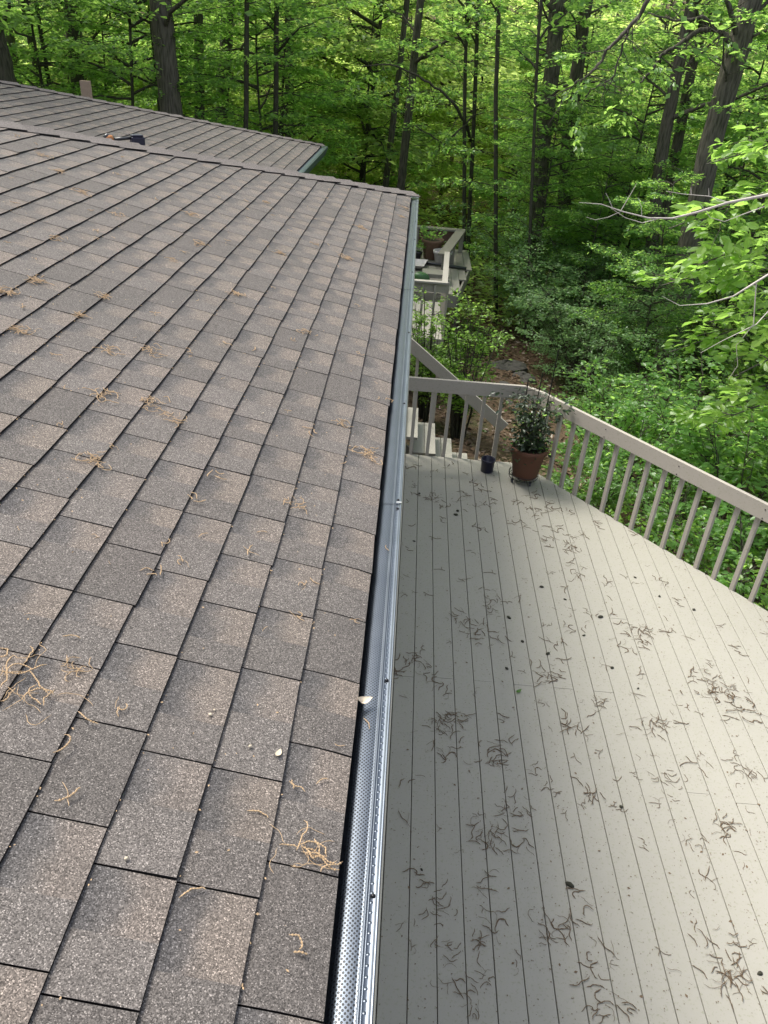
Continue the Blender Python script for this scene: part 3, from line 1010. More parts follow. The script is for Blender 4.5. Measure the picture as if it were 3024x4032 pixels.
# wheeled plant stand
st = empty("plant_stand", (1.375, 7.24, 0.0), "black wire plant stand on casters under the large terracotta pot", "plant stand")
s = MB()
an = np.linspace(0, 2 * math.pi, 37)
for R_, z_ in ((.155, .095), (.150, .055), (.118, .068)):
    s.tube([(R_ * math.cos(a), R_ * math.sin(a), z_) for a in an], .0035, 6, False)
for k in range(12):
    a = k * math.pi / 6
    s.tube([(.155 * math.cos(a), .155 * math.sin(a), .097), (.152 * math.cos(a + .2), .152 * math.sin(a + .2), .052)], .0026, 5)
for a in (0, math.pi / 2):
    s.tube([(-.15 * math.cos(a), -.15 * math.sin(a), .060), (.15 * math.cos(a), .15 * math.sin(a), .060)], .005, 6)
s.build("wire_ring", M['black_wire'], st)
for k in range(4):
    a = .5 + k * math.pi / 2
    w = MB(); cx_, cy_ = .135 * math.cos(a), .135 * math.sin(a)
    w.tube([(cx_ - .009, cy_, .018), (cx_ + .009, cy_, .018)], .018, 14)
    w.box(cx_ - .012, cx_ + .012, cy_ - .006, cy_ + .006, .02, .052)
    w.build("caster", M['black_plastic'], st)
t = MB()
rods = [((-.10, .03), (-.125, .03), 1.05), ((.0, .09), (.02, .12), 1.10), ((.09, .02), (.115, .02), 1.38), ((.03, -.09), (.03, -.06), .75)]
for (x0, y0), (x1, y1), hh in rods:
    t.tube([(x0, y0, .22), (x1, y1, hh)], .0058, 6)
for z_ in (.62, .93):
    t.tube([(-.122, .03, z_), (.02, .115, z_), (.11, .02, z_)], .003, 5)
t.tube([(.02, .12, 1.05), (.115, .02, 1.25)], .003, 5)
t.build("trellis", M['black_wire'], big)
rgp = np.random.default_rng(21)
stn, dn, lnn = [], [], []
vm = MB()
for i in range(42):
    a = rgp.random() * 6.283; r_ = rgp.random() * .12
    p0 = np.array([r_ * math.cos(a), r_ * math.sin(a), .27])
    hh = rgp.uniform(.25, .72)
    p1_ = p0 + [rgp.normal(0, .09), rgp.normal(0, .09), hh]
    p1_[:2] *= 1.0 + .25 * hh
    pm = (p0 + p1_) / 2 + rgp.normal(0, .03, 3)
    vm.tube([p0, pm, p1_], [.003, .0025, .0015], 4, False)
    for j in range(4):
        tt = rgp.uniform(.1, 1)
        stn.append(p0 * (1 - tt) + p1_ * tt); dn.append((rgp.normal(), rgp.normal(), rgp.normal(0, .6))); lnn.append(rgp.uniform(.07, .16))
for i in range(5):
    a = rgp.random() * 6.283
    p0 = np.array([0, 0, .8]); p1_ = p0 + [.35 * math.cos(a), .2 * math.sin(a), rgp.uniform(-.1, .3)]
    vm.tube([p0, (p0 + p1_) / 2 + [0, 0, .08], p1_], [.002, .002, .001], 4, False)
    stn.append(p1_ - [.03, 0, 0]); dn.append((math.cos(a), math.sin(a), -.2)); lnn.append(.12)
v, f = sprays(rgp, stn, dn, lnn, 62, .048, .5, .2, .8, LEAF_OVATE, None, s0=.05)
vm.build("stems", M['bark_slim'], big)
link("foliage", mesh_np("foliage", v, f, [M['leaf_dark']]), big)
v, f = sprays(rgp, stn[::7], dn[::7], lnn[::7], 70, .040, .5, .1, .8, LEAF_OVATE, None, s0=.05)
link("new_leaves", mesh_np("new_leaves", v, f, [M['leaf_shrub']]), big)

sp = empty("small_pot", (1.005, 7.385, 0.0), "small empty navy plastic pot left of the terracotta pot", "pot")
s = MB(); s.lathe([(0, .002), (.062, .0), (.066, .004), (.072, .125), (.077, .127), (.078, .150), (.075, .152), (.070, .148), (.064, .03), (.0, .026)], 32)
s.build("body", M['navy'], sp, True)

pA = pot_thing("potted_plant", (.44, 16.75, 0.0), .235, .16, .40, 'old_clay', "brown clay pot of leafy seedlings on the far grey deck", "potted plant")
rgq = np.random.default_rng(5)
stn = [(rgq.normal(0, .1), rgq.normal(0, .1), .36) for _ in range(14)]
dn = [(rgq.normal(0, .6), rgq.normal(0, .6), 1.2) for _ in range(14)]
v, f = sprays(rgq, stn, dn, [rgq.uniform(.2, .42) for _ in range(14)], 34, .08, .4, .1, .6, LEAF_OVATE, None)
link("foliage", mesh_np("foliage", v, f, [M['leaf_shrub']]), pA)
pot_thing("glazed_pot", (.66, 16.35, 0.0), .20, .14, .27, 'white_pot', "empty whitewashed pot by the low rail of the far grey deck", "pot", soil=False)
pC = pot_thing("small_potted_plant", (.16, 16.6, 0.0), .09, .06, .16, 'black_plastic', "small black pot with a seedling beside the gutter line on the far grey deck", "potted plant")
v, f = sprays(rgq, [(0, 0, .14)] * 5, [(rgq.normal(), rgq.normal(), 1.5) for _ in range(5)], [.22] * 5, 50, .06, .4, .1, .6, LEAF_OVATE, None)
link("foliage", mesh_np("foliage", v, f, [M['leaf_shrub']]), pC)
# pole lying across the deck
s = MB(); s.tube([(-.3, 16.35, .04), (1.15, 15.95, .04)], .030, 12)
tag(s.build("pole", M['black_plastic'], None, True), "black pole lying across the far grey deck", "pole")
s = MB()
s.add([(-.25, 15.7, .03), (.22, 15.7, .03), (.30, 16.1, .03), (-.2, 16.1, .03), (-.29, 15.62, .10), (.28, 15.62, .10), (.37, 16.2, .10), (-.24, 16.2, .10), (-.27, 15.64, .10), (.26, 15.64, .10), (.35, 16.18, .10), (-.22, 16.18, .10), (-.23, 15.72, .038), (.21, 15.72, .038), (.28, 16.08, .038), (-.18, 16.08, .038)],
      [(3, 2, 1, 0), (0, 1, 5, 4), (1, 2, 6, 5), (2, 3, 7, 6), (3, 0, 4, 7), (4, 5, 9, 8), (5, 6, 10, 9), (6, 7, 11, 10), (7, 4, 8, 11), (8, 9, 13, 12), (9, 10, 14, 13), (10, 11, 15, 14), (11, 8, 12, 15), (12, 13, 14, 15)])
tag(s.build("tray", M['white_pot'], None), "pale shallow tray in front of the black pole on the far deck", "tray")
s = MB()
n_ = 14
for i in range(8):
    pass
rb_ = np.random.default_rng(9)
prof = [(.02, 0), (.13, .0), (.145, .05), (.140, .15), (.120, .20), (.07, .245), (.0, .23)]
a = np.arange(20) * 2 * math.pi / 20
V = [((r * (1.15 * math.cos(t)) * (1 + .08 * math.sin(3 * t + z * 9))), (r * .62 * math.sin(t)) * (1 + .1 * math.cos(4 * t)), z + rb_.normal(0, .006) * (z > .02)) for r, z in prof for t in a]
s.add(V, [(i * 20 + j, i * 20 + (j + 1) % 20, (i + 1) * 20 + (j + 1) % 20, (i + 1) * 20 + j) for i in range(len(prof) - 1) for j in range(20)])
o = s.build("garden_bag", M['green_bag'], None, True, (.22, 14.55, .0)); tag(o, "shiny green garden bag beside the steps of the far deck", "bag")

# cordless tool lying behind the hip
tool = empty("power_tool", (-2.33, 6.60, 3.085), "black cordless power tool lying on the hip of the near roof", "power tool", rz=.62)
tool.scale = (tool_scale,) * 3
s = MB(); s.tube([(-.10, 0, .02), (.10, 0, .035)], [.016, .014], 10); s.build("shaft", M['black_plastic'], tool, True)
s = MB(); s.lathe([(0, -.035), (.03, -.035), (.045, -.01), (.045, .02), (.03, .04), (0, .045)], 18, (-.13, 0, .02)); s.build("motor_head", M['orange_plastic'], tool, True)
s = MB(); s.tube([(-.085, 0, .025), (-.15, 0, .05), (-.17, 0, .03)], [.02, .03, .026], 12); s.build("grip", M['black_plastic'], tool, True)
s = MB(); s.box(.08, .21, -.045, .045, -.035, .045); s.box(.085, .20, -.038, .038, .046, .066); s.build("battery", M['navy'], tool, bevel=.008)

# wooden post behind the far roof
pst = MB(); zg = float(ground_z(-5.69, 14.6))
pst.box(-.08, .08, -.045, .045, 0, 2.98 - zg + .2)
o = pst.build("wooden_post", M['post'], None, bevel=.004, loc=(-5.69, 14.6, zg - .2)); tag(o, "upright tan wooden post rising behind the far roof", "post")
POST = o

# ------------------------------------------------------------------ catkins
def strand(rg, L, bend):
    n = 9
    t = np.linspace(0, 1, n)
    ang = rg.random() * 6.283 + np.cumsum(rg.normal(0, bend, n)) + rg.normal(0, .9) * np.linspace(0, 1, n)
    st_ = L / n
    p = np.cumsum(np.stack([np.cos(ang) * st_, np.sin(ang) * st_, np.zeros(n)], 1), 0)
    p -= p.mean(0)
    return p, t


def catkin_mesh(seed, nst, L, R, name, mat, r0=.0017, pile=.004, nub=True):
    rg = np.random.default_rng(seed)
    mb = MB()
    for i in range(nst):
        l = L * rg.uniform(.55, 1.2)
        p, t = strand(rg, l, .42)
        m_ = max(9, int(l / .0030))
        tt = np.linspace(0, 1, m_)
        p = np.stack([np.interp(tt, t, p[:, k]) for k in range(3)], 1)
        p[:, 2] = r0 * 1.3 + pile * rg.random() * (nst > 1) + .0015 * np.sin(tt * 7 + rg.random() * 6) * (nst > 1)
        off = rg.normal(0, R, 2) if nst > 1 else (0, 0)
        p[:, 0] += off[0]; p[:, 1] += off[1]
        ends_ = np.clip(np.minimum(tt, 1 - tt) * 9, .35, 1)
        thin = .45 if rg.random() < .25 else 1.0
        rad = r0 * ends_ * thin * (np.where(np.arange(m_) % 2, 1.45, .6) if nub and thin == 1 else 1.0) * rg.uniform(.8, 1.2, m_)
        mb.tube(p, rad, 5, True)
    return mb.mesh(name, mat, False)


mT, mBn = M['catkin_tan'], M['catkin_brown']
roof_clumps = [catkin_mesh(100 + i, 14 + i % 4 * 6, .058, .024, "catkin_clump", mT, .0012) for i in range(6)]
roof_single = [catkin_mesh(120 + i, 1 + i % 3, .050, .012, "catkin", mT, .0014) for i in range(8)]
deck_clumps = [catkin_mesh(140 + i, 8 + i % 4 * 4, .105, .065, "catkin_clump", mBn, .0019, .006) for i in range(6)]
deck_single = [catkin_mesh(160 + i, (1, 2, 4, 1, 3, 6, 2, 5, 1, 3)[i], .110, .034, "catkin", mBn, .0019) for i in range(10)]
ROT_ROOF = Matrix.Rotation(math.atan(TS), 4, 'Y')


def on_roof(x, y, me, name, rz, s, lift=.0105, xe=XE, ze=ZE):
    o = link(name, me)
    z = ze + (xe - x) * TS
    n_ = Vector((TS, 0, 1)).normalized()
    o.matrix_world = Matrix.Translation(Vector((x, y, z)) + n_ * lift) @ ROT_ROOF @ Matrix.Rotation(rz, 4, 'Z') @ Matrix.Scale(s, 4)
    return o


RC = [(-0.64, 1.19), (-0.97, 2.82), (-1.29, 2.95), (-1.29, 3.21), (-0.3, 2.07), (-0.11, 2.53), (-0.21, 2.72), (-0.48, 3.56), (-0.78, 4.72), (-0.42, 5.11), (-0.75, 2.37), (-0.89, 1.97), (-0.99, 2.37), (-1.69, 3.72), (-1.54, 3.15), (-1.57, 2.95), (-1.22, 3.95), (-1.18, 4.38), (-1.09, 2.72), (-0.85, 2.41), (-2.12, 4.87), (-1.07, 5.87), (-0.63, 5.2), (-0.39, 6.1), (-0.11, 7.03), (-0.1, 7.48), (-0.84, 3.77), (-1.39, 2.66), (-1.62, 4.4), (-1.9, 4.6), (-1.35, 4.9), (-2.3, 5.1)]
RS = [(-0.29, 0.77), (-0.58, 1.69), (-0.59, 1.55), (-0.37, 1.86), (-0.53, 0.88), (-0.52, 1.12), (-0.29, 1.46), (-0.15, 1.03), (-0.21, 0.95), (-0.1, 0.74), (-0.55, 2.09), (-0.68, 1.27), (-1.08, 3.21), (-1.19, 4.14), (-1.06, 2.9), (-0.75, 3.12), (-0.64, 3.16), (-0.04, 3.08), (-0.21, 3.5), (-0.1, 1.06), (-.40, 1.75), (-.22, 1.55)]
rgc = np.random.default_rng(31)
for i, (x, y) in enumerate(RC):
    o = on_roof(min(x, -.075), y, roof_clumps[i % 6], "catkin_clump", rgc.random() * 6.28, rgc.uniform(.65, 1.1))
    tag(o, "small tangle of dry tan catkins lying on the brown roof shingles", "catkin clump", "catkin tangles on the roof")
for i in range(110):
    if i < len(RS): x, y = RS[i]
    else:
        y = rgc.uniform(1.0, 7.4); x = -rgc.uniform(.06, min(2.6, .35 + .55 * y))
        if y > hip1(x) - .25: continue
    o = on_roof(min(x, -.065), y, roof_single[i % 8], "catkin", rgc.random() * 6.28, rgc.uniform(.7, 1.2) if i < len(RS) else rgc.uniform(.5, 1.1))
    tag(o, "single dry tan catkin strand lying on the brown roof shingles", "catkin", "single catkins on the roof")
tangle = on_roof(-.72, 1.12, catkin_mesh(200, 30, .09, .055, "catkin_clump", mT, .0014, .010), "catkin_clump", .4, 1.0)
tag(tangle, "largest tan catkin tangle on the roof shingles, at the left edge of the photo", "catkin clump", "catkin tangles on the roof")
tangle = on_roof(-.105, .90, catkin_mesh(201, 17, .075, .026, "catkin_clump", mT, .0013, .010), "catkin_clump", 2.0, 1.0)
tag(tangle, "dense tan catkin tangle at the roof edge beside the near end of the gutter guard", "catkin clump", "catkin tangles on the roof")
for j, (x, y, rz, lb) in enumerate(((-.014, 1.27, .9, "tan catkin strand lying on the gutter guard near the curled leaf"), (-.002, 2.00, 1.3, "tan catkin strand lying on the gutter guard past the seam"))):
    o = link("catkin", roof_single[3 if j else 0]); o.location = (x, y, 2.5535); o.rotation_euler = (0, 0, rz); o.scale = (.8, .8, .8)
    tag(o, lb, "catkin")

DC = [(0.93, 6.76), (0.91, 5.09), (0.82, 4.67), (2.07, 4.83), (1.37, 3.28), (1.91, 3.41), (2.39, 4.34), (2.53, 4.26), (0.89, 3.08), (0.74, 2.86), (0.61, 2.21), (0.42, 2.44), (0.41, 2.14), (0.3, 4.32), (0.54, 3.73), (0.45, 3.7), (0.18, 4.18), (0.84, 3.5), (1.08, 2.49), (1.22, 2.03), (1.9, 2.29), (1.87, 2.15), (2.15, 3.05), (1.72, 5.99), (1.58, 6.05), (0.58, 1.98), (1.24, 4.26), (1.92, 3.84), (1.34, 3.82), (0.68, 4.8), (1.93, 3.0), (2.4, 3.53), (1.46, 6.6), (.42, 6.7), (1.02, 2.28)]
for i, (x, y) in enumerate(DC):
    o = link("catkin_clump", deck_clumps[i % 6]); o.location = (x, y, .001)
    o.rotation_euler = (0, 0, rgc.random() * 6.28); s = rgc.uniform(.75, 1.25); o.scale = (s, s, s)
    tag(o, "small tangle of brown catkins lying on the greige deck boards", "catkin clump", "catkin tangles on the deck")
cnt = 0
while cnt < 262:
    y = rgc.uniform(1.9, 7.5); x = rgc.uniform(.15, 4.0)
    if rgc.random() < .3:
        qx, qy = DC[rgc.integers(len(DC))]; x, y = qx + rgc.normal(0, .14), qy + rgc.normal(0, .17)
        if x < .1: continue
    if y > edge_y(x) - .05 or x > 2.1 + (y - 1.9) * .42 + .25: continue
    o = link("catkin", deck_single[cnt % 10]); o.location = (x, y, .0005)
    o.rotation_euler = (0, 0, rgc.random() * 6.28); s = rgc.uniform(.5, 1.25); o.scale = (s, s, s)
    tag(o, "loose brown catkin strand lying on the greige deck boards", "catkin", "single catkins on the deck")
    cnt += 1
for x, y, sd, n_, lb in ((2.60, 4.12, 210, 34, "largest brown catkin drift on the deck, in the open right-hand part"),):
    o = link("catkin_clump", catkin_mesh(sd, n_, .085, .10, "catkin_clump", mBn, .0024, .012)); o.location = (x, y, .001); o.scale = (1.5, .8, 1); o.rotation_euler = (0, 0, -.5)
    tag(o, lb, "catkin clump", "catkin tangles on the deck")

# fine dust and bud scales spread over the boards
rgk = np.random.default_rng(55)
n_ = 9000
x = rgk.uniform(.12, 4.2, n_); y = rgk.uniform(1.2, 7.6, n_)
ok_ = np.array([b < edge_y(a) - .03 for a, b in zip(x, y)])
x, y = x[ok_], y[ok_]
a = rgk.random(len(x)) * 6.283
v, f = leaves(np.stack([x, y, np.full(len(x), .0022)], 1), np.stack([np.cos(a), np.sin(a), 0 * a], 1), np.array([0, 0, 1.]) + rgk.normal(0, .15, (len(x), 3)), rgk.uniform(.003, .011, len(x)) * (1 + (rgk.random(len(x)) < .05) * 1.2), LEAF_QUAD)
tag(link("deck_dust", mesh_np("deck_dust", v, f, [M['catkin_brown']])), "fine brown bud scales and crumbs scattered over the deck boards", "plant dust", kind="stuff")
n_ = 2600
y = rgk.uniform(.5, 7.8, n_); x = -.07 - rgk.random(n_) * 2.4
kk_ = np.round((XE - x) / (EXP * CS)); stick = rgk.random(n_) < .55
x = np.where(stick, XE - kk_ * EXP * CS + rgk.uniform(.001, .010, n_), x)
ok_ = (y < hip1(x) - .15) & (x < -.055)
x, y = x[ok_], y[ok_]
a = rgk.random(len(x)) * 6.283
v, f = leaves(np.stack([x, y, ZE + (XE - x) * TS + .0085], 1), np.stack([np.cos(a), np.sin(a), -TS * np.cos(a)], 1), np.array([TS, 0, 1.]) + rgk.normal(0, .3, (len(x), 3)), rgk.uniform(.002, .008, len(x)), LEAF_QUAD)
tag(link("roof_dust", mesh_np("roof_dust", v, f, [M['catkin_tan']])), "fine tan bud scales caught along the shingle edges", "plant dust", kind="stuff")

# crumbs of dark debris on the deck, seeds on the roof
def crumb(seed, r, mat, name):
    rg = np.random.default_rng(seed); mb = MB()
    prof = [(0, 0), (r * .8, r * .1), (r, r * .4), (r * .7, r * .8), (0, r * .95)]
    a = np.arange(8) * math.pi / 4
    mb.add([(p * math.cos(t) * rg.uniform(.6, 1.3), p * math.sin(t) * rg.uniform(.5, 1.1), z) for p, z in prof for t in a],
           [(i * 8 + j, i * 8 + (j + 1) % 8, (i + 1) * 8 + (j + 1) % 8, (i + 1) * 8 + j) for i in range(4) for j in range(8)])
    return mb.mesh(name, mat, True)
cr = [crumb(i, .016, M['debris_dark'], "leaf_crumb") for i in range(3)]
for x, y in ((.28, 6.78), (.24, 5.9), (1.34, 5.35), (1.52, 5.2), (1.78, 5.0), (2.2, 5.6), (2.35, 5.35), (1.02, 4.9), (1.1, 4.62), (1.6, 4.75), (1.28, 4.5), (1.75, 4.4), (.95, 4.3), (.33, 2.62), (1.55, 3.15), (2.05, 2.2), (1.15, 2.6), (.66, 6.5), (.64, 6.42), (1.9, 4.2), (2.6, 5.2)):
    o = link("leaf_crumb", cr[cnt % 3]); cnt += 1
    s = rgc.uniform(.5, 1.5); o.location = (x, y, .0005); o.scale = (s, s * .8, s * .7); o.rotation_euler = (0, 0, rgc.random() * 6)
    tag(o, "dark crumb of rotted leaf on the greige deck boards", "leaf crumb", "dark crumbs on the deck")
sd = [crumb(40 + i, .0042, M['seed'], "seed") for i in range(3)]
for i, (x, y) in enumerate(((-.345, 1.17), (-.35, 1.155), (-.255, 1.10), (-.41, .80), (-1.05, 3.4), (-.9, 3.9), (-.5, 2.6))):
    o = on_roof(x, y, sd[i % 3], "seed", rgc.random() * 6, rgc.uniform(.6, 1.2), .010)
    tag(o, "tiny pale seed or grit lying on the brown roof shingles", "seed", "seeds on the roof")


def flat_leaf(name, mat, L, loc, rz, curl, label, tilt=(0, 0)):
    mb = MB(); n_ = 8
    V = []
    for i in range(n_ + 1):
        t = i / n_
        w = L * .24 * math.sin(math.pi * min(1, t * .95 + .04)) ** .8
        z = curl * L * (t - .5) ** 2 * 2
        V += [(t * L, -w, z + curl * w), (t * L, 0, z), (t * L, w, z + curl * w)]
    V = np.array(V); V2 = V - [0, 0, .0006]
    k = len(V)
    q_ = []
    for i in range(n_):
        for j in range(2):
            a_ = i * 3 + j
            q_.append((a_, a_ + 3, a_ + 4, a_ + 1)); q_.append((k + a_ + 1, k + a_ + 4, k + a_ + 3, k + a_))
    mb.add(np.vstack([V, V2]), q_)
    o = mb.build(name, mat, None, True, loc); o.rotation_euler = (tilt[0], tilt[1], rz)
    return tag(o, label, "leaf")
flat_leaf("dry_leaf", M['dry_leaf'], .040, (-.048, 1.315, 2.572), .5, .9, "curled pale dry leaf caught between shingles and gutter guard", (0.3, .25))
flat_leaf("dry_leaf", M['seed'], .026, (-.195, 1.085, 2.577 + .155 * TS + .016), 1.4, .3, "pale flat winged seed lying on a shingle one course above the eave", (0, math.atan(TS)))
flat_leaf("fresh_leaf", M['leaf_shrub'], .05, (.995, 4.05, .006), .7, .5, "small fresh green leaf lying on the deck boards")

# ------------------------------------------------------------------ woods: big trunks
TR = {'A': (.196, [(-8.32, 17.0, 3.63), (-8.2, 17.0, 2.69)], 'bark', "dark thick trunk at the far left edge above the roof"),
'B': (.114, [(-11.31, 24.0, 4.12), (-11.25, 24.0, 2.38)], 'bark', "slim dark trunk just right of the thick left edge trunk"),
'C': (.087, [(-9.86, 22.0, 4.14), (-9.77, 22.0, 2.58)], 'bark', "thin leaning trunk between the left edge trunk and the wooden post"),
'D': (.045, [(-8.68, 20.0, 4.13), (-8.65, 20.0, 2.44)], 'bark_slim', "very thin sapling trunk immediately left of the wooden post"),
'E': (.175, [(-8.28, 21.0, 4.2), (-8.34, 21.0, 2.59), (-8.3, 21, 1.0)], 'bark', "dark straight trunk rising right behind the wooden post"),
'F': (.211, [(-5.02, 17.0, 4.24), (-4.97, 17.0, 2.35)], 'bark', "thickest dark trunk in the open above the middle of the far roof"),
'G': (.103, [(-5.07, 20.0, 4.35), (-5.17, 20.0, 2.01)], 'bark', "dark trunk just right of the thickest trunk above the far roof"),
'H': (.157, [(-4.91, 22.0, 3.71), (-5.15, 22.0, 1.76)], 'bark', "second trunk right of the thickest trunk, half hidden in leaves"),
'I': (.049, [(-3.6, 18.0, 4.17), (-3.68, 18.0, 2.08)], 'bark_slim', "thin straight trunk above the right part of the far roof"),
'J': (.054, [(-3.18, 19.0, 4.09), (-3.22, 19.0, 1.86)], 'bark_slim', "thin pale trunk left of the dark one near the far gutter end"),
'K': (.108, [(-3.52, 23.0, 3.19), (-3.52, 23.0, 1.4)], 'bark', "dark straight trunk close to the end of the far roof gutter"),
'L': (.08, [(-0.63, 24.0, 4.21), (-0.87, 24.0, 0.36)], 'bark', "left one of two leaning trunks behind the near hip corner"),
'M': (.095, [(-0.25, 22.0, 4.42), (-0.39, 22.0, 0.59)], 'bark', "right one of two leaning trunks behind the near hip corner"),
'N': (.041, [(0.9, 20.0, 3.34), (1.34, 20.0, -0.56)], 'bark_slim', "thin dark trunk behind the far grey deck, left of its twin"),
'O': (.045, [(1.09, 20.5, 4.32), (1.27, 20.5, 2.07), (1.47, 20.5, -0.66)], 'bark_slim', "thin dark trunk behind the far grey deck, right of its twin"),
'P': (.043, [(1.33, 18.0, 4.67), (1.48, 18.0, 3.11), (2.08, 18.0, -1.24)], 'bark_slim', "slender bent trunk standing right of the far grey deck"),
'Q': (.030, [(2.07, 17.0, 3.96), (2.52, 17.0, 0.19)], 'bark_slim', "very slender sapling left of the pair of big grey trunks"),
'R': (.161, [(2.58, 19.0, 4.78), (2.67, 19.0, 3.74), (2.74, 19.0, 2.02), (2.86, 19.0, 0.5)], 'bark_grey', "thick grey trunk wrapped in twigs, left of the smooth grey one"),
'S': (.149, [(3.5, 21.0, 4.91), (3.56, 21.0, 3.6), (3.59, 21.0, 2.35), (3.76, 21.0, 0.92)], 'bark_grey', "smooth pale grey leaning trunk right of the twiggy one"),
'T': (.114, [(4.73, 17.0, 4.77), (4.76, 17.0, 3.41), (4.84, 17.0, 1.97), (5.12, 17.0, 0.07)], 'bark', "dark trunk left of the two leaning trunks on the right"),
'U': (.10, [(5.35, 18.0, 4.63), (5.3, 18.0, 3.66), (5.4, 18.0, 1.88), (5.45, 18.0, 0.66)], 'bark', "dark leaning trunk directly left of the big right-hand tree"),
'V': (.185, [(5.1, 15.0, 4.79), (5.08, 15.0, 4.28), (5.04, 15.0, 2.85), (5.14, 15.0, 1.11), (5.21, 15.0, -0.22), (5.26, 15.0, -1.64)], 'bark_grey', "big grey leaning tree trunk at the right of the woods")}
rgt = np.random.default_rng(77)
HIGH = []
ROOTS = {}
for sdx in range(3):
    st_, di_, ln_ = [], [], []
    rg = np.random.default_rng(300 + sdx)
    for i in range(13):
        az = rg.random() * 6.283
        st_.append((0, 0, rg.uniform(0, 7))); di_.append((math.cos(az), math.sin(az), rg.uniform(.3, 1.3))); ln_.append(rg.uniform(1.5, 3.6))
    HIGH.append((st_, di_, ln_))
for kk, (rad, pts, bk, lb) in TR.items():
    pts = np.array(pts)
    d0 = (pts[0] - pts[1]); d0 = d0 / d0[2]
    d1 = (pts[-1] - pts[-2]); d1 = d1 / d1[2]
    slim = rad < .06
    top_z = 8.5 if slim else 13.0
    d0c = d0 * [.6, 1, 1]
    up = [pts[0] + d0c * (top_z - pts[0][2]) * t_ for t_ in (1, .66, .33)]
    gz = float(ground_z(pts[-1][0], pts[-1][1]))
    dn_ = []
    if pts[-1][2] > gz:
        h_ = pts[-1][2] - gz + .3
        dn_ = [pts[-1] - d1 * h_ * t_ for t_ in (.5, 1)]
    P_ = np.array(list(up) + list(pts) + dn_)
    base = P_[-1].copy(); base[2] = gz
    zs = P_[:, 2]
    R_ = rad * (1.12 - .045 * (zs - 1)).clip(.35, 1.3)
    R_[-1] *= 1.35
    # resample and wobble
    tt = np.linspace(0, 1, 34); src = np.linspace(0, 1, len(P_))
    PP = np.stack([np.interp(tt, src, P_[:, k]) for k in range(3)], 1)
    RR = np.interp(tt, src, R_)
    PP[:, :2] += rgt.normal(0, rad * .05, (34, 2))
    e = empty("tree", tuple(base), lb, "tree")
    ROOTS[kk] = (e, base)
    tb = MB(); tb.tube(PP - base, RR * rgt.uniform(.95, 1.05, 34), 14)
    twm = MB()
    top = PP[0] - base
    st_, di_, ln_ = HIGH[len(kk) + int(rad * 100) % 2]
    fr_ = .55 if slim else 1.0
    stt = [np.array([np.interp(z_ / 7 * .55, tt[::1], (PP - base)[:, k]) for k in range(3)]) for (_, _, z_) in st_]
    v, f = sprays(rgt, stt, di_, [l * fr_ for l in ln_], 45 if not slim else 60, .15, .4, .15, .5, LEAF_QUAD, twm, .02)
    # low sprays on the visible part of the stem
    ss, dd, ll = [], [], []
    for j in range(7 if not slim else 9):
        z_ = rgt.uniform(gz + 2.2, 4.6) if not slim else rgt.uniform(gz + 1.0, 5.5)
        ip = np.argsort(PP[:, 2]); c_ = np.array([np.interp(z_, PP[ip, 2], PP[ip, k]) for k in range(3)]) - base
        az = rgt.random() * 6.283
        ss.append(c_); dd.append((math.cos(az), math.sin(az), rgt.uniform(0, .5))); ll.append(rgt.uniform(.7, 1.7))
    v2, f2 = sprays(rgt, ss, dd, ll, 130, .085, .38, .22, .5, LEAF_QUAD, twm, .008)
    tb.v += twm.v; off = tb.n
    tb.f4 += [[i + off for i in q_] for q_ in twm.f4]; tb.m4 += twm.m4
    tb.f3 += [[i + off for i in q_] for q_ in twm.f3]; tb.m3 += twm.m3
    tb.n += twm.n
    tb.build("trunk", M[bk], e, True)
    link("crown", mesh_np("crown", np.vstack([v, v2]), np.vstack([f, f2 + len(v)]), [M['leaf_mid']]), e)

def limb(root, base, lines, mat, leafy=0, seed=1):
    rg = np.random.default_rng(seed)
    mb = MB(); ss, dd, ll = [], [], []
    for pts, r0, r1 in lines:
        p = np.array(pts, float) - base
        t = np.linspace(0, 1, len(p)); tt = np.linspace(0, 1, len(p) * 4)
        p = np.stack([np.interp(tt, t, p[:, k]) for k in range(3)], 1)
        p[1:-1] += rg.normal(0, .012, p[1:-1].shape)
        mb.tube(p, np.linspace(r0, r1, len(p)), 7)
        for k in range(3, len(p), 2):
            d = np.array([rg.normal(), rg.normal() * .5, rg.normal(-.4, .7)]); d /= np.linalg.norm(d)
            L = rg.uniform(.25, .8)
            q = p[k] + d * L; m_ = (p[k] + q) / 2 + rg.normal(0, .05, 3)
            mb.tube([p[k], m_, q], [r1 * .6 + .003, r1 * .4 + .002, .002], 4, False)
            q2 = m_ + rg.normal(0, .2, 3); mb.tube([m_, q2], [.004, .0015], 3, False)
            if rg.random() < leafy:
                ss.append(m_); dd.append(d); ll.append(rg.uniform(.3, .7))
    link("limb", mb.mesh("limb", mat, True), root)
    if ss:
        v, f = sprays(rg, ss, dd, ll, 90, .09, .4, .2, .5)
        link("limb_leaves", mesh_np("limb_leaves", v, f, [M['leaf_mid']]), root)


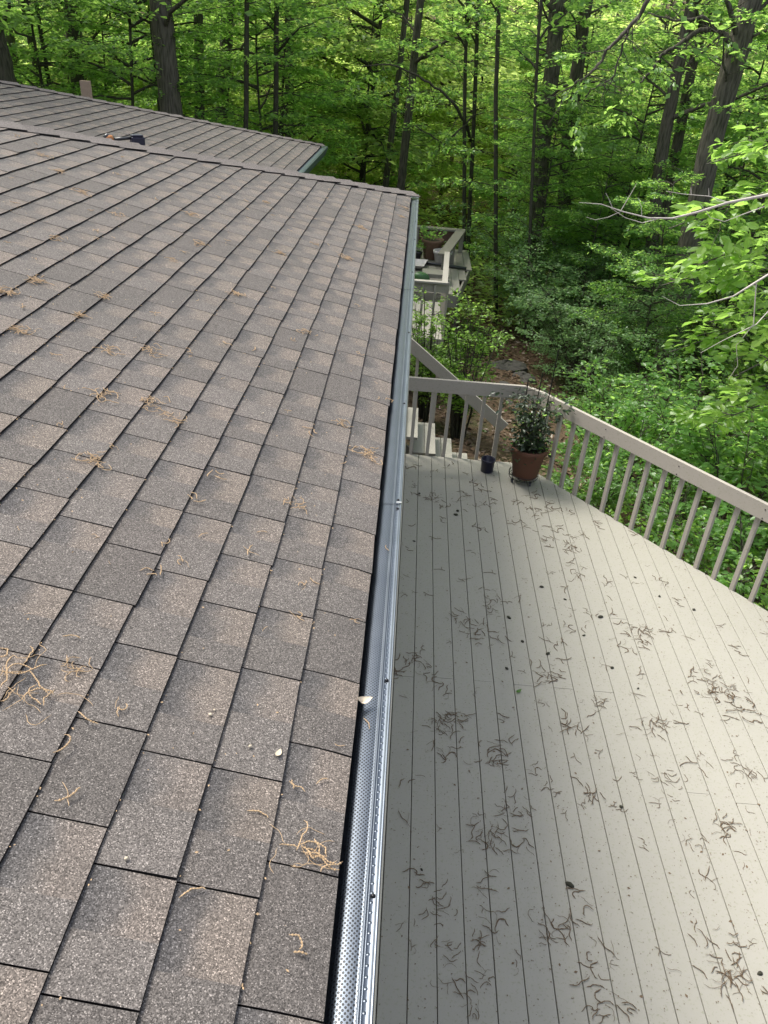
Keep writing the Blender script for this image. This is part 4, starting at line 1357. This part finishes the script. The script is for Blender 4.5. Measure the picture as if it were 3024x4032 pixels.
limb(*ROOTS['V'], [([(5.05, 15, 3.6), (4.98, 14.95, 3.95), (4.89, 14.9, 4.18), (4.79, 14.9, 4.31), (4.62, 14.9, 4.36), (4.29, 14.9, 4.31), (4.0, 14.9, 4.04), (3.85, 14.9, 3.97), (3.76, 14.9, 3.73), (3.56, 14.9, 3.52)], .065, .016),
                   ([(4.62, 14.9, 4.36), (4.3, 14.7, 4.5), (3.9, 14.6, 4.42), (3.4, 14.5, 4.5)], .035, .010)], M['bark'], .2, 3)
limb(*ROOTS['O'], [([(1.22, 20.4, 1.95), (1.05, 19.9, 2.34), (0.72, 19.5, 2.75), (0.43, 19.5, 2.97), (0.07, 19.5, 3.15), (-0.56, 19.5, 3.38), (-0.9, 19.5, 3.43), (-1.36, 19.5, 3.35)], .040, .012),
                   ([(1.2, 20.4, 2.45), (.98, 19.7, 2.30), (.57, 19.5, 1.91), (.27, 19.5, 2.07), (-.13, 19.5, 2.26)], .024, .010)], M['bark_slim'], .6, 5)

# twigs wrapped round the grey trunk
tw = MB(); rgw = np.random.default_rng(4)
for i in range(170):
    z_ = rgw.uniform(-.2, 4.6); a_ = rgw.random() * 6.28
    c_ = np.array([2.72 + .12 * math.cos(a_), 19 + .12 * math.sin(a_), z_])
    q_ = c_ + [rgw.normal(0, .3) , rgw.normal(0, .2), rgw.uniform(-.5, .3)]
    tw.tube([c_, (c_ + q_) / 2 + rgw.normal(0, .05, 3), q_], [.009, .006, .002], 4, False)
tag(tw.build("vine_twigs", M['bark_slim']), "tangle of bare brown vine twigs clinging to the thick grey trunk", "vine")

# understory trees
UV_ = [tree_mesh(400 + i, 7.6 + .4 * (i % 3), 0.9, 2.3, 40, 210, .095, .045, mat='leaf_mid') for i in range(4)]
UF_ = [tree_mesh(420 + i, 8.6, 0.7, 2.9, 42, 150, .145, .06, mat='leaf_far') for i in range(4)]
rgu = np.random.default_rng(8)
def blocked(x, y):
    if y < 20.5 and -2.8 < x < 2.2: return True
    if x < -1 and y < 17: return True
    for tx_, ty_ in ((2.75, 19), (3.6, 21), (4.9, 17), (5.4, 18), (5.1, 15), (-5, 17), (-.3, 22), (-.75, 24), (1.3, 20)):
        if y < ty_ and abs(x / y - tx_ / ty_) * y < 1.5: return True
    return False
near_pos, tries = [(4.3, 13.6), (6.9, 13.2), (3.9, 16.9), (2.9, 17.9), (7.7, 12.0), (8.4, 10.6), (3.0, 20.5), (4.6, 18.4)], 0
while len(near_pos) < 38 and tries < 4000:
    tries += 1
    y = rgu.uniform(14.5, 27); x = rgu.uniform(-.62 * y - 1, .58 * y + 1)
    if blocked(x, y) or any((x - a) ** 2 + (y - b) ** 2 < 2.0 for a, b in near_pos): continue
    if x > 2.2 and y < 17.0 and x < 6.5: continue
    near_pos.append((x, y))
for i, (x, y) in enumerate(near_pos):
    t_, c_ = UV_[i % 4]
    place_pair("understory_tree", "trunk", t_, "crown", c_, (x, y, float(ground_z(x, y)) - .02), rgu.random() * 6.28, rgu.uniform(.8, 1.15) * (.62 if i < 6 else 1.0),
               "slim understory tree with layered green leaf sprays in the woods beyond the roof and deck", "tree", "understory trees in the woods")
for x, y, s_ in ((-10.2, 12.2, 1.7), (-11.5, 15.0, 1.7), (-9.6, 9.3, 1.35), (-12.5, 18.0, 1.8)):  # enlarged understory trees added off to the left to shade the far roof
    place_pair("added_shade_tree", "trunk", UV_[1][0], "crown", UV_[1][1], (x, y, float(ground_z(x, y)) - .02), rgu.random() * 6.28, s_,
               "tall broad shade tree standing left of the house beyond the far roof", "tree", "shade trees left of the house")
far_pos = []
while len(far_pos) < 62:
    y = rgu.uniform(26, 52); x = rgu.uniform(-.66 * y - 2, .62 * y + 2)
    if any((x - a) ** 2 + (y - b) ** 2 < 4.5 for a, b in far_pos): continue
    far_pos.append((x, y))
for i, (x, y) in enumerate(far_pos):
    t_, c_ = UF_[i % 4]
    place_pair("woodland_tree", "trunk", t_, "crown", c_, (x, y, float(ground_z(x, y)) - .02), rgu.random() * 6.28, rgu.uniform(.9, 1.4),
               "distant yellow-green woodland tree deep in the woods", "tree", "far woodland trees")
# far mass of foliage on the rising ground
rgf = np.random.default_rng(19)
n_ = 1500
yy = rgf.uniform(50, 74, n_); xx = rgf.uniform(-.72, .68, n_) * yy
gz_ = ground_z(xx, yy) + np.clip(yy - 52, 0, 60) * .33
zz = gz_ + rgf.uniform(0.3, 15, n_)
az = rgf.random(n_) * 6.283
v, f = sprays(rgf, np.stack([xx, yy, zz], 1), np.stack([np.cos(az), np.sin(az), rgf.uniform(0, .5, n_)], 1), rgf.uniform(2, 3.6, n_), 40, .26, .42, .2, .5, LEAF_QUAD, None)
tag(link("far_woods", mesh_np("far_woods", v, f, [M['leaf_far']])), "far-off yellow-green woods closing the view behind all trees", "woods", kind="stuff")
ft = MB()
for i in range(90):
    y_ = rgf.uniform(44, 62); x_ = rgf.uniform(-.66, .62) * y_
    g_ = float(ground_z(x_, y_)) + max(0, y_ - 52) * .33
    ft.tube([(x_, y_, g_ - .3), (x_ + rgf.normal(0, .3), y_, g_ + 14)], [rgf.uniform(.08, .2), .06], 6, False)
tag(ft.build("far_trunks", M['bark']), "far-off mass of dark trunks in the deep woods", "trunks", kind="stuff")

# ------------------------------------------------------------------ shrubs by the deck
S_light = [shrub_mesh(500 + i, 1.7, 1.0, 15, 64, .086, 'leaf_shrub') for i in range(3)]
S_bright = [shrub_mesh(510 + i, 1.9, 1.1, 13, 46, .115, 'leaf_bright') for i in range(2)]
S_blue = [shrub_mesh(520 + i, 2.3, 1.6, 22, 150, .058, 'leaf_blue', LEAF_QUAD, .4) for i in range(2)]
SH = [  # x, y, kind, scale, label
    (2.55, 8.3, 0, .72), (3.3, 7.5, 0, .85), (3.9, 6.5, 0, .85), (4.5, 5.6, 0, .85), (3.2, 9.2, 0, .95), (4.3, 8.2, 0, 1.05), (5.2, 7.0, 0, .95),
    (4.2, 9.9, 0, 1.1), (5.6, 8.8, 0, 1.1), (3.1, 10.6, 0, .9), (5.3, 11.2, 0, 1.1), (6.6, 10.0, 0, 1.15), (4.1, 11.9, 0, .8), (6.4, 12.6, 0, 1.1), (7.6, 11.3, 0, 1.2),
    (2.7, 7.2, 1, .55), (3.7, 5.4, 1, .6), (5.0, 9.6, 1, .9), (6.1, 7.8, 1, 1.0), (6.0, 11.9, 1, .9), (4.9, 6.4, 1, .75), (3.0, 6.6, 1, .5), (6.9, 13.9, 1, 1.1)]
for i, (x, y, k_, s_) in enumerate(SH):
    ms, mf = (S_light[i % 3], S_bright[i % 2])[k_]
    if k_ == 0:
        lb, nm, gp_ = "leafy green shrub on the slope behind the deck railing", "shrub", "green shrubs behind the railing"
    else:
        lb, nm, gp_ = "bright yellow-green large-leaved shrub on the slope behind the deck railing", "broadleaf_shrub", "bright shrubs behind the railing"
    place_pair(nm, "stems", ms, "foliage", mf, (x, y, float(ground_z(x, y))), rgu.random() * 6.28, s_, lb, "shrub", gp_)
for i, (x, y, s_, lb) in enumerate(((3.45, 13.9, .85, "feathery blue-green bush at the left of the brown litter patch, nearest of its kind"), (3.6, 15.4, 1.15, "feathery blue-green bush below the twiggy grey trunk"),
                                    (3.1, 18.0, 1.05, "feathery blue-green bush beside the far grey deck"), (4.3, 17.6, 1.3, "feathery blue-green bush at the foot of the dark leaning trunks"), (7.2, 16.5, 1.3, "feathery blue-green bush right of the big leaning tree"))):
    ms, mf = S_blue[i % 2]
    place_pair("feathery_bush", "stems", ms, "foliage", mf, (x, y, float(ground_z(x, y))), rgu.random() * 6.28, s_, lb, "bush", "blue-green bushes")
# upright bush by the stairs
ms, mf = shrub_mesh(540, 2.1, .46, 24, 150, .050, 'leaf_bright', LEAF_OVATE, .35)
place_pair("upright_bush", "stems", ms, "foliage", mf, (.92, 10.45, float(ground_z(.92, 10.45))), .3, 1.0, "upright small-leaved bright green bush behind the staircase rail", "bush", None)
place_pair("upright_bush", "stems", ms, "foliage", mf, (.40, 10.95, float(ground_z(.4, 10.95))), 2.3, 1.02, "small-leaved bright green bush between the stairs and the landing railing", "bush", None)

# ------------------------------------------------------------------ hickory reaching in from the right, with bare branch
rgh = np.random.default_rng(64)
hb = np.array([7.4, 9.6, float(ground_z(7.4, 9.6))])
hk = empty("hickory_tree", tuple(hb), "near tree at the right edge with large bright leaves and a bare pale branch", "tree")
tb = MB(); twm = MB()
hp = np.array([[0, 0, -.3], [.05, 0, 1.5], [.0, .1, 3.2], [.15, .1, 5.2], [.2, 0, 8.5]])
tb.tube(hp, [.17, .14, .12, .10, .05], 12)
tips = [(2.5, 8, 2.5), (2.9, 8.1, 2.15), (3.2, 8, 2.7), (2.75, 8.6, 1.8), (3.3, 8.4, 1.5), (3.0, 8.9, 3.0), (3.5, 8.0, 2.1), (3.4, 7.6, 1.2), (3.1, 8.8, 1.0), (3.6, 8.6, 3.3), (3.5, 8, .5), (3.95, 8.4, 2.95), (3.6, 8.2, 1.9), (4.3, 9.4, 3.4), (4.0, 9.0, 2.4), (4.5, 9.0, 1.2), (3.9, 8.0, .9), (4.7, 9.6, 2.2), (4.4, 8.3, .2), (5.2, 10.2, 3.0), (5.3, 9.8, 1.6), (4.9, 8.6, 1.9), (5.0, 9.0, 3.6), (4.3, 7.6, 1.6), (4.6, 7.6, .6), (3.9, 7.3, 2.5), (5.6, 10.6, .9), (4.1, 7.0, 1.1)]
ss, dd, ll = [], [], []
for tx in tips:
    tp = np.array(tx) - hb
    h_ = np.clip(tp[2] + rgh.uniform(.0, 1.2), 1.2, 8)
    b_ = np.array([np.interp(h_, hp[:, 2], hp[:, k]) for k in range(3)])
    mid = (b_ + tp) / 2 + [0, 0, .35]
    twm.tube([b_, mid, tp], [.035, .018, .006], 6, False)
    for j in range(7):
        t_ = rgh.uniform(.45, 1.0)
        c_ = (1 - t_) ** 2 * b_ + 2 * t_ * (1 - t_) * mid + t_ ** 2 * tp
        az = math.atan2((tp - b_)[1], (tp - b_)[0]) + rgh.normal(0, .9)
        ss.append(c_); dd.append((math.cos(az), math.sin(az), rgh.uniform(-.3, .4))); ll.append(rgh.uniform(.35, .75))
v, f = sprays(rgh, ss, dd, ll, 52, .135, .42, .25, .45, LEAF_OVATE, twm, .006, .05, .1)
tb.v += twm.v; off = tb.n
tb.f4 += [[i + off for i in q_] for q_ in twm.f4]; tb.m4 += twm.m4
tb.n += twm.n
tb.build("trunk", M['bark_grey'], hk, True)
link("crown", mesh_np("crown", v, f, [M['leaf_bright']]), hk)
bb = MB()
def br(pts, r0, r1): bb.tube(np.array(pts) - hb, np.linspace(r0, r1, len(pts)) * .8, 6, False)
br([(7.5, 9.6, 4.6), (5.6, 8.6, 4.2), (4.0, 7.2, 3.65), (3.0, 6.4, 3.30), (2.51, 6, 3.13), (2.25, 6, 3.06), (2.05, 6, 2.98), (1.88, 6, 2.925), (1.71, 6, 2.915), (1.52, 6, 2.945), (1.35, 6, 2.985), (1.19, 6, 2.985)], .022, .0022)
br([(1.78, 6, 2.915), (1.68, 6.02, 2.875), (1.55, 6.03, 2.90), (1.42, 6.04, 2.965)], .0045, .002)
br([(1.50, 6, 2.95), (1.55, 6, 3.08), (1.57, 6, 3.14)], .0032, .0018)
br([(1.44, 6, 2.96), (1.40, 6, 3.02), (1.37, 6.02, 3.06)], .003, .0015)
br([(1.66, 6, 2.92), (1.64, 6, 2.99), (1.60, 6, 3.05)], .0035, .0018)
br([(1.50, 6, 2.945), (1.42, 6, 2.90), (1.33, 6, 2.875), (1.26, 6, 2.89)], .003, .0015)
br([(2.25, 6, 3.06), (2.12, 6.05, 3.085), (1.95, 6.1, 3.08), (1.82, 6.1, 3.09)], .0042, .002)
br([(2.12, 6.05, 3.08), (2.10, 6.05, 3.14)], .0035, .002); br([(2.0, 6.08, 3.08), (1.99, 6.1, 3.13)], .003, .0015)
br([(2.51, 6, 3.05), (2.38, 6, 2.99), (2.26, 6, 2.93), (2.15, 6.0, 2.95), (2.05, 6, 3.04)], .005, .002)
br([(4.4, 7.6, 3.3), (3.1, 6.3, 2.75), (2.62, 6, 2.52), (2.48, 6, 2.40), (2.3, 6, 2.33), (2.1, 6, 2.30), (1.95, 6, 2.36)], .014, .002)
br([(2.62, 6, 2.52), (2.70, 6.0, 2.2), (2.62, 6, 2.02), (2.68, 6, 1.86), (2.64, 6, 1.74)], .006, .002)
br([(4.0, 7.2, 2.9), (3.1, 6.4, 2.45), (2.72, 6, 2.2), (2.5, 6, 2.05), (2.36, 6, 1.94)], .009, .002)
link("bare_branch", bb.mesh("bare_branch", M['twig_pale'], True), hk)

limb(hk, hb, [([(7.5, 9.6, 5.6), (5.6, 10.8, 5.9), (4.0, 11.6, 5.4), (3.1, 12.0, 4.95), (2.77, 12.0, 4.53), (2.61, 12.0, 4.21), (2.39, 12.0, 3.97), (2.29, 12.0, 3.77), (2.12, 12.0, 3.6), (1.89, 12.0, 3.45)], .05, .008),
              ([(2.61, 12.0, 4.21), (2.56, 12.0, 4.01), (2.53, 12.0, 3.68), (2.43, 12.0, 3.57), (2.25, 12.0, 3.49)], .016, .006)], M['bark'], .25, 8)
ss, dd, ll = [], [], []
for tx in ((2.95, 6.3, 3.35), (2.95, 6.2, 2.15), (3.0, 6.3, 2.3), (2.95, 6.0, 1.85), (3.05, 6.4, 2.75)):
    for j in range(3):
        ss.append(np.array(tx) - hb + rgh.normal(0, .10, 3)); dd.append((-1, rgh.normal(0, .5), rgh.uniform(-.2, .4))); ll.append(rgh.uniform(.22, .38))
v, f = sprays(rgh, ss, dd, ll, 60, .095, .5, .25, .6, LEAF_OVATE, None, .006, .05, .1)
link("near_leaves", mesh_np("near_leaves", v, f, [M['leaf_bright']]), hk)
bb2 = MB()
for tx in ((2.95, 6.3, 3.35), (2.95, 6.2, 2.15), (3.05, 6.4, 2.75)):
    bb2.tube(np.array([(5.6, 8.6, 4.2), (4.2, 7.4, (4.2 + tx[2]) / 2 - .1), tx]) - hb, [.02, .012, .005], 6, False)
link("branch", bb2.mesh("branch", M['twig_pale'], True), hk)

# ------------------------------------------------------------------ forest floor: litter, plants, stones
rgl = np.random.default_rng(90)
n_ = 26000
x = rgl.uniform(-1.5, 9.5, n_); y = rgl.uniform(7.2, 22, n_)
z = ground_z(x, y) + rgl.uniform(.0, .05, n_)
a = rgl.random(n_) * 6.283
v, f = leaves(np.stack([x, y, z], 1), np.stack([np.cos(a), np.sin(a), rgl.normal(0, .25, n_)], 1), np.array([0, 0, 1.]) + rgl.normal(0, .4, (n_, 3)), rgl.uniform(.05, .12, n_), LEAF_QUAD)
tag(link("leaf_litter", mesh_np("leaf_litter", v, f, [M['litter']])), "brown leaf litter covering the forest floor", "leaf litter", kind="stuff")
n_ = 15000
x = rgl.uniform(1.2, 12, n_); y = rgl.uniform(4.5, 30, n_)
msk = (np.sin(x * 1.1 + 1) * np.cos(y * .8) + rgl.normal(0, .4, n_)) > .1
bare = (x < 3.0) & (y < 15)
keep = msk & ~(bare & (rgl.random(n_) < .85))
x, y = x[keep], y[keep]; m_ = len(x)
pos = np.repeat(np.stack([x, y, ground_z(x, y)], 1), 5, 0)
pos += rgl.normal(0, .07, pos.shape) * [1, 1, 0]; pos[:, 2] += rgl.uniform(.05, .35, len(pos))
a = rgl.random(len(pos)) * 6.283
v, f = leaves(pos, np.stack([np.cos(a), np.sin(a), rgl.normal(0, .2, len(pos))], 1), np.array([0, 0, 1.]) + rgl.normal(0, .3, (len(pos), 3)), rgl.uniform(.05, .11, len(pos)), LEAF_QUAD)
tag(link("ground_cover", mesh_np("ground_cover", v, f, [M['leaf_shrub']])), "low green plants covering the forest floor", "ground cover", kind="stuff")
n_ = 60000
y = rgl.uniform(17, 56, n_); x = rgl.uniform(-.68, .64, n_) * y
z = ground_z(x, y) + np.clip(y - 52, 0, 60) * .33 + rgl.uniform(.05, .7, n_)
a = rgl.random(n_) * 6.283
v, f = leaves(np.stack([x, y, z], 1), np.stack([np.cos(a), np.sin(a), rgl.normal(0, .2, n_)], 1), np.array([0, 0, 1.]) + rgl.normal(0, .4, (n_, 3)), rgl.uniform(.12, .24, n_), LEAF_QUAD)
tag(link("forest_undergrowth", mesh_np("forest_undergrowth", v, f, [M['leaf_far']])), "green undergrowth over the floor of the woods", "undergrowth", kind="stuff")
for i, (x, y, r_) in enumerate(((2.05, 14.6, .34), (2.35, 14.2, .26), (1.95, 13.3, .20), (2.1, 11.6, .22), (2.45, 12.6, .25), (1.85, 12.5, .15), (2.3, 10.9, .16))):
    rgr = np.random.default_rng(600 + i)
    mb_ = MB(); nu, nv = 18, 9
    V_ = []
    ph1, ph2 = rgr.random(2) * 6
    for a_ in range(nv + 1):
        for b_ in range(nu):
            th_, ph_ = math.pi * a_ / nv, 2 * math.pi * b_ / nu
            rr_ = r_ * (1 + .22 * math.sin(2 * ph_ + ph1) * math.sin(th_) + .13 * math.sin(3 * th_ + ph2 + ph_) + (rgr.normal(0, .045) if 0 < a_ < nv else 0))
            V_.append((rr_ * math.sin(th_) * math.cos(ph_), rr_ * math.sin(th_) * math.sin(ph_), rr_ * math.cos(th_) * .8))
    mb_.add(V_, [(a_ * nu + b_, a_ * nu + (b_ + 1) % nu, (a_ + 1) * nu + (b_ + 1) % nu, (a_ + 1) * nu + b_) for a_ in range(nv) for b_ in range(nu)])
    me = mb_.mesh("rock", M['stone'], False)
    o = link("rock", me, None, (x, y, float(ground_z(x, y)) - .05)); o.scale = (1.2, .9, .7); o.rotation_euler = (0, 0, i)
    tag(o, "dark mossy rock lying in the brown leaf litter beyond the stairs", "rock", "rocks in the leaf litter")
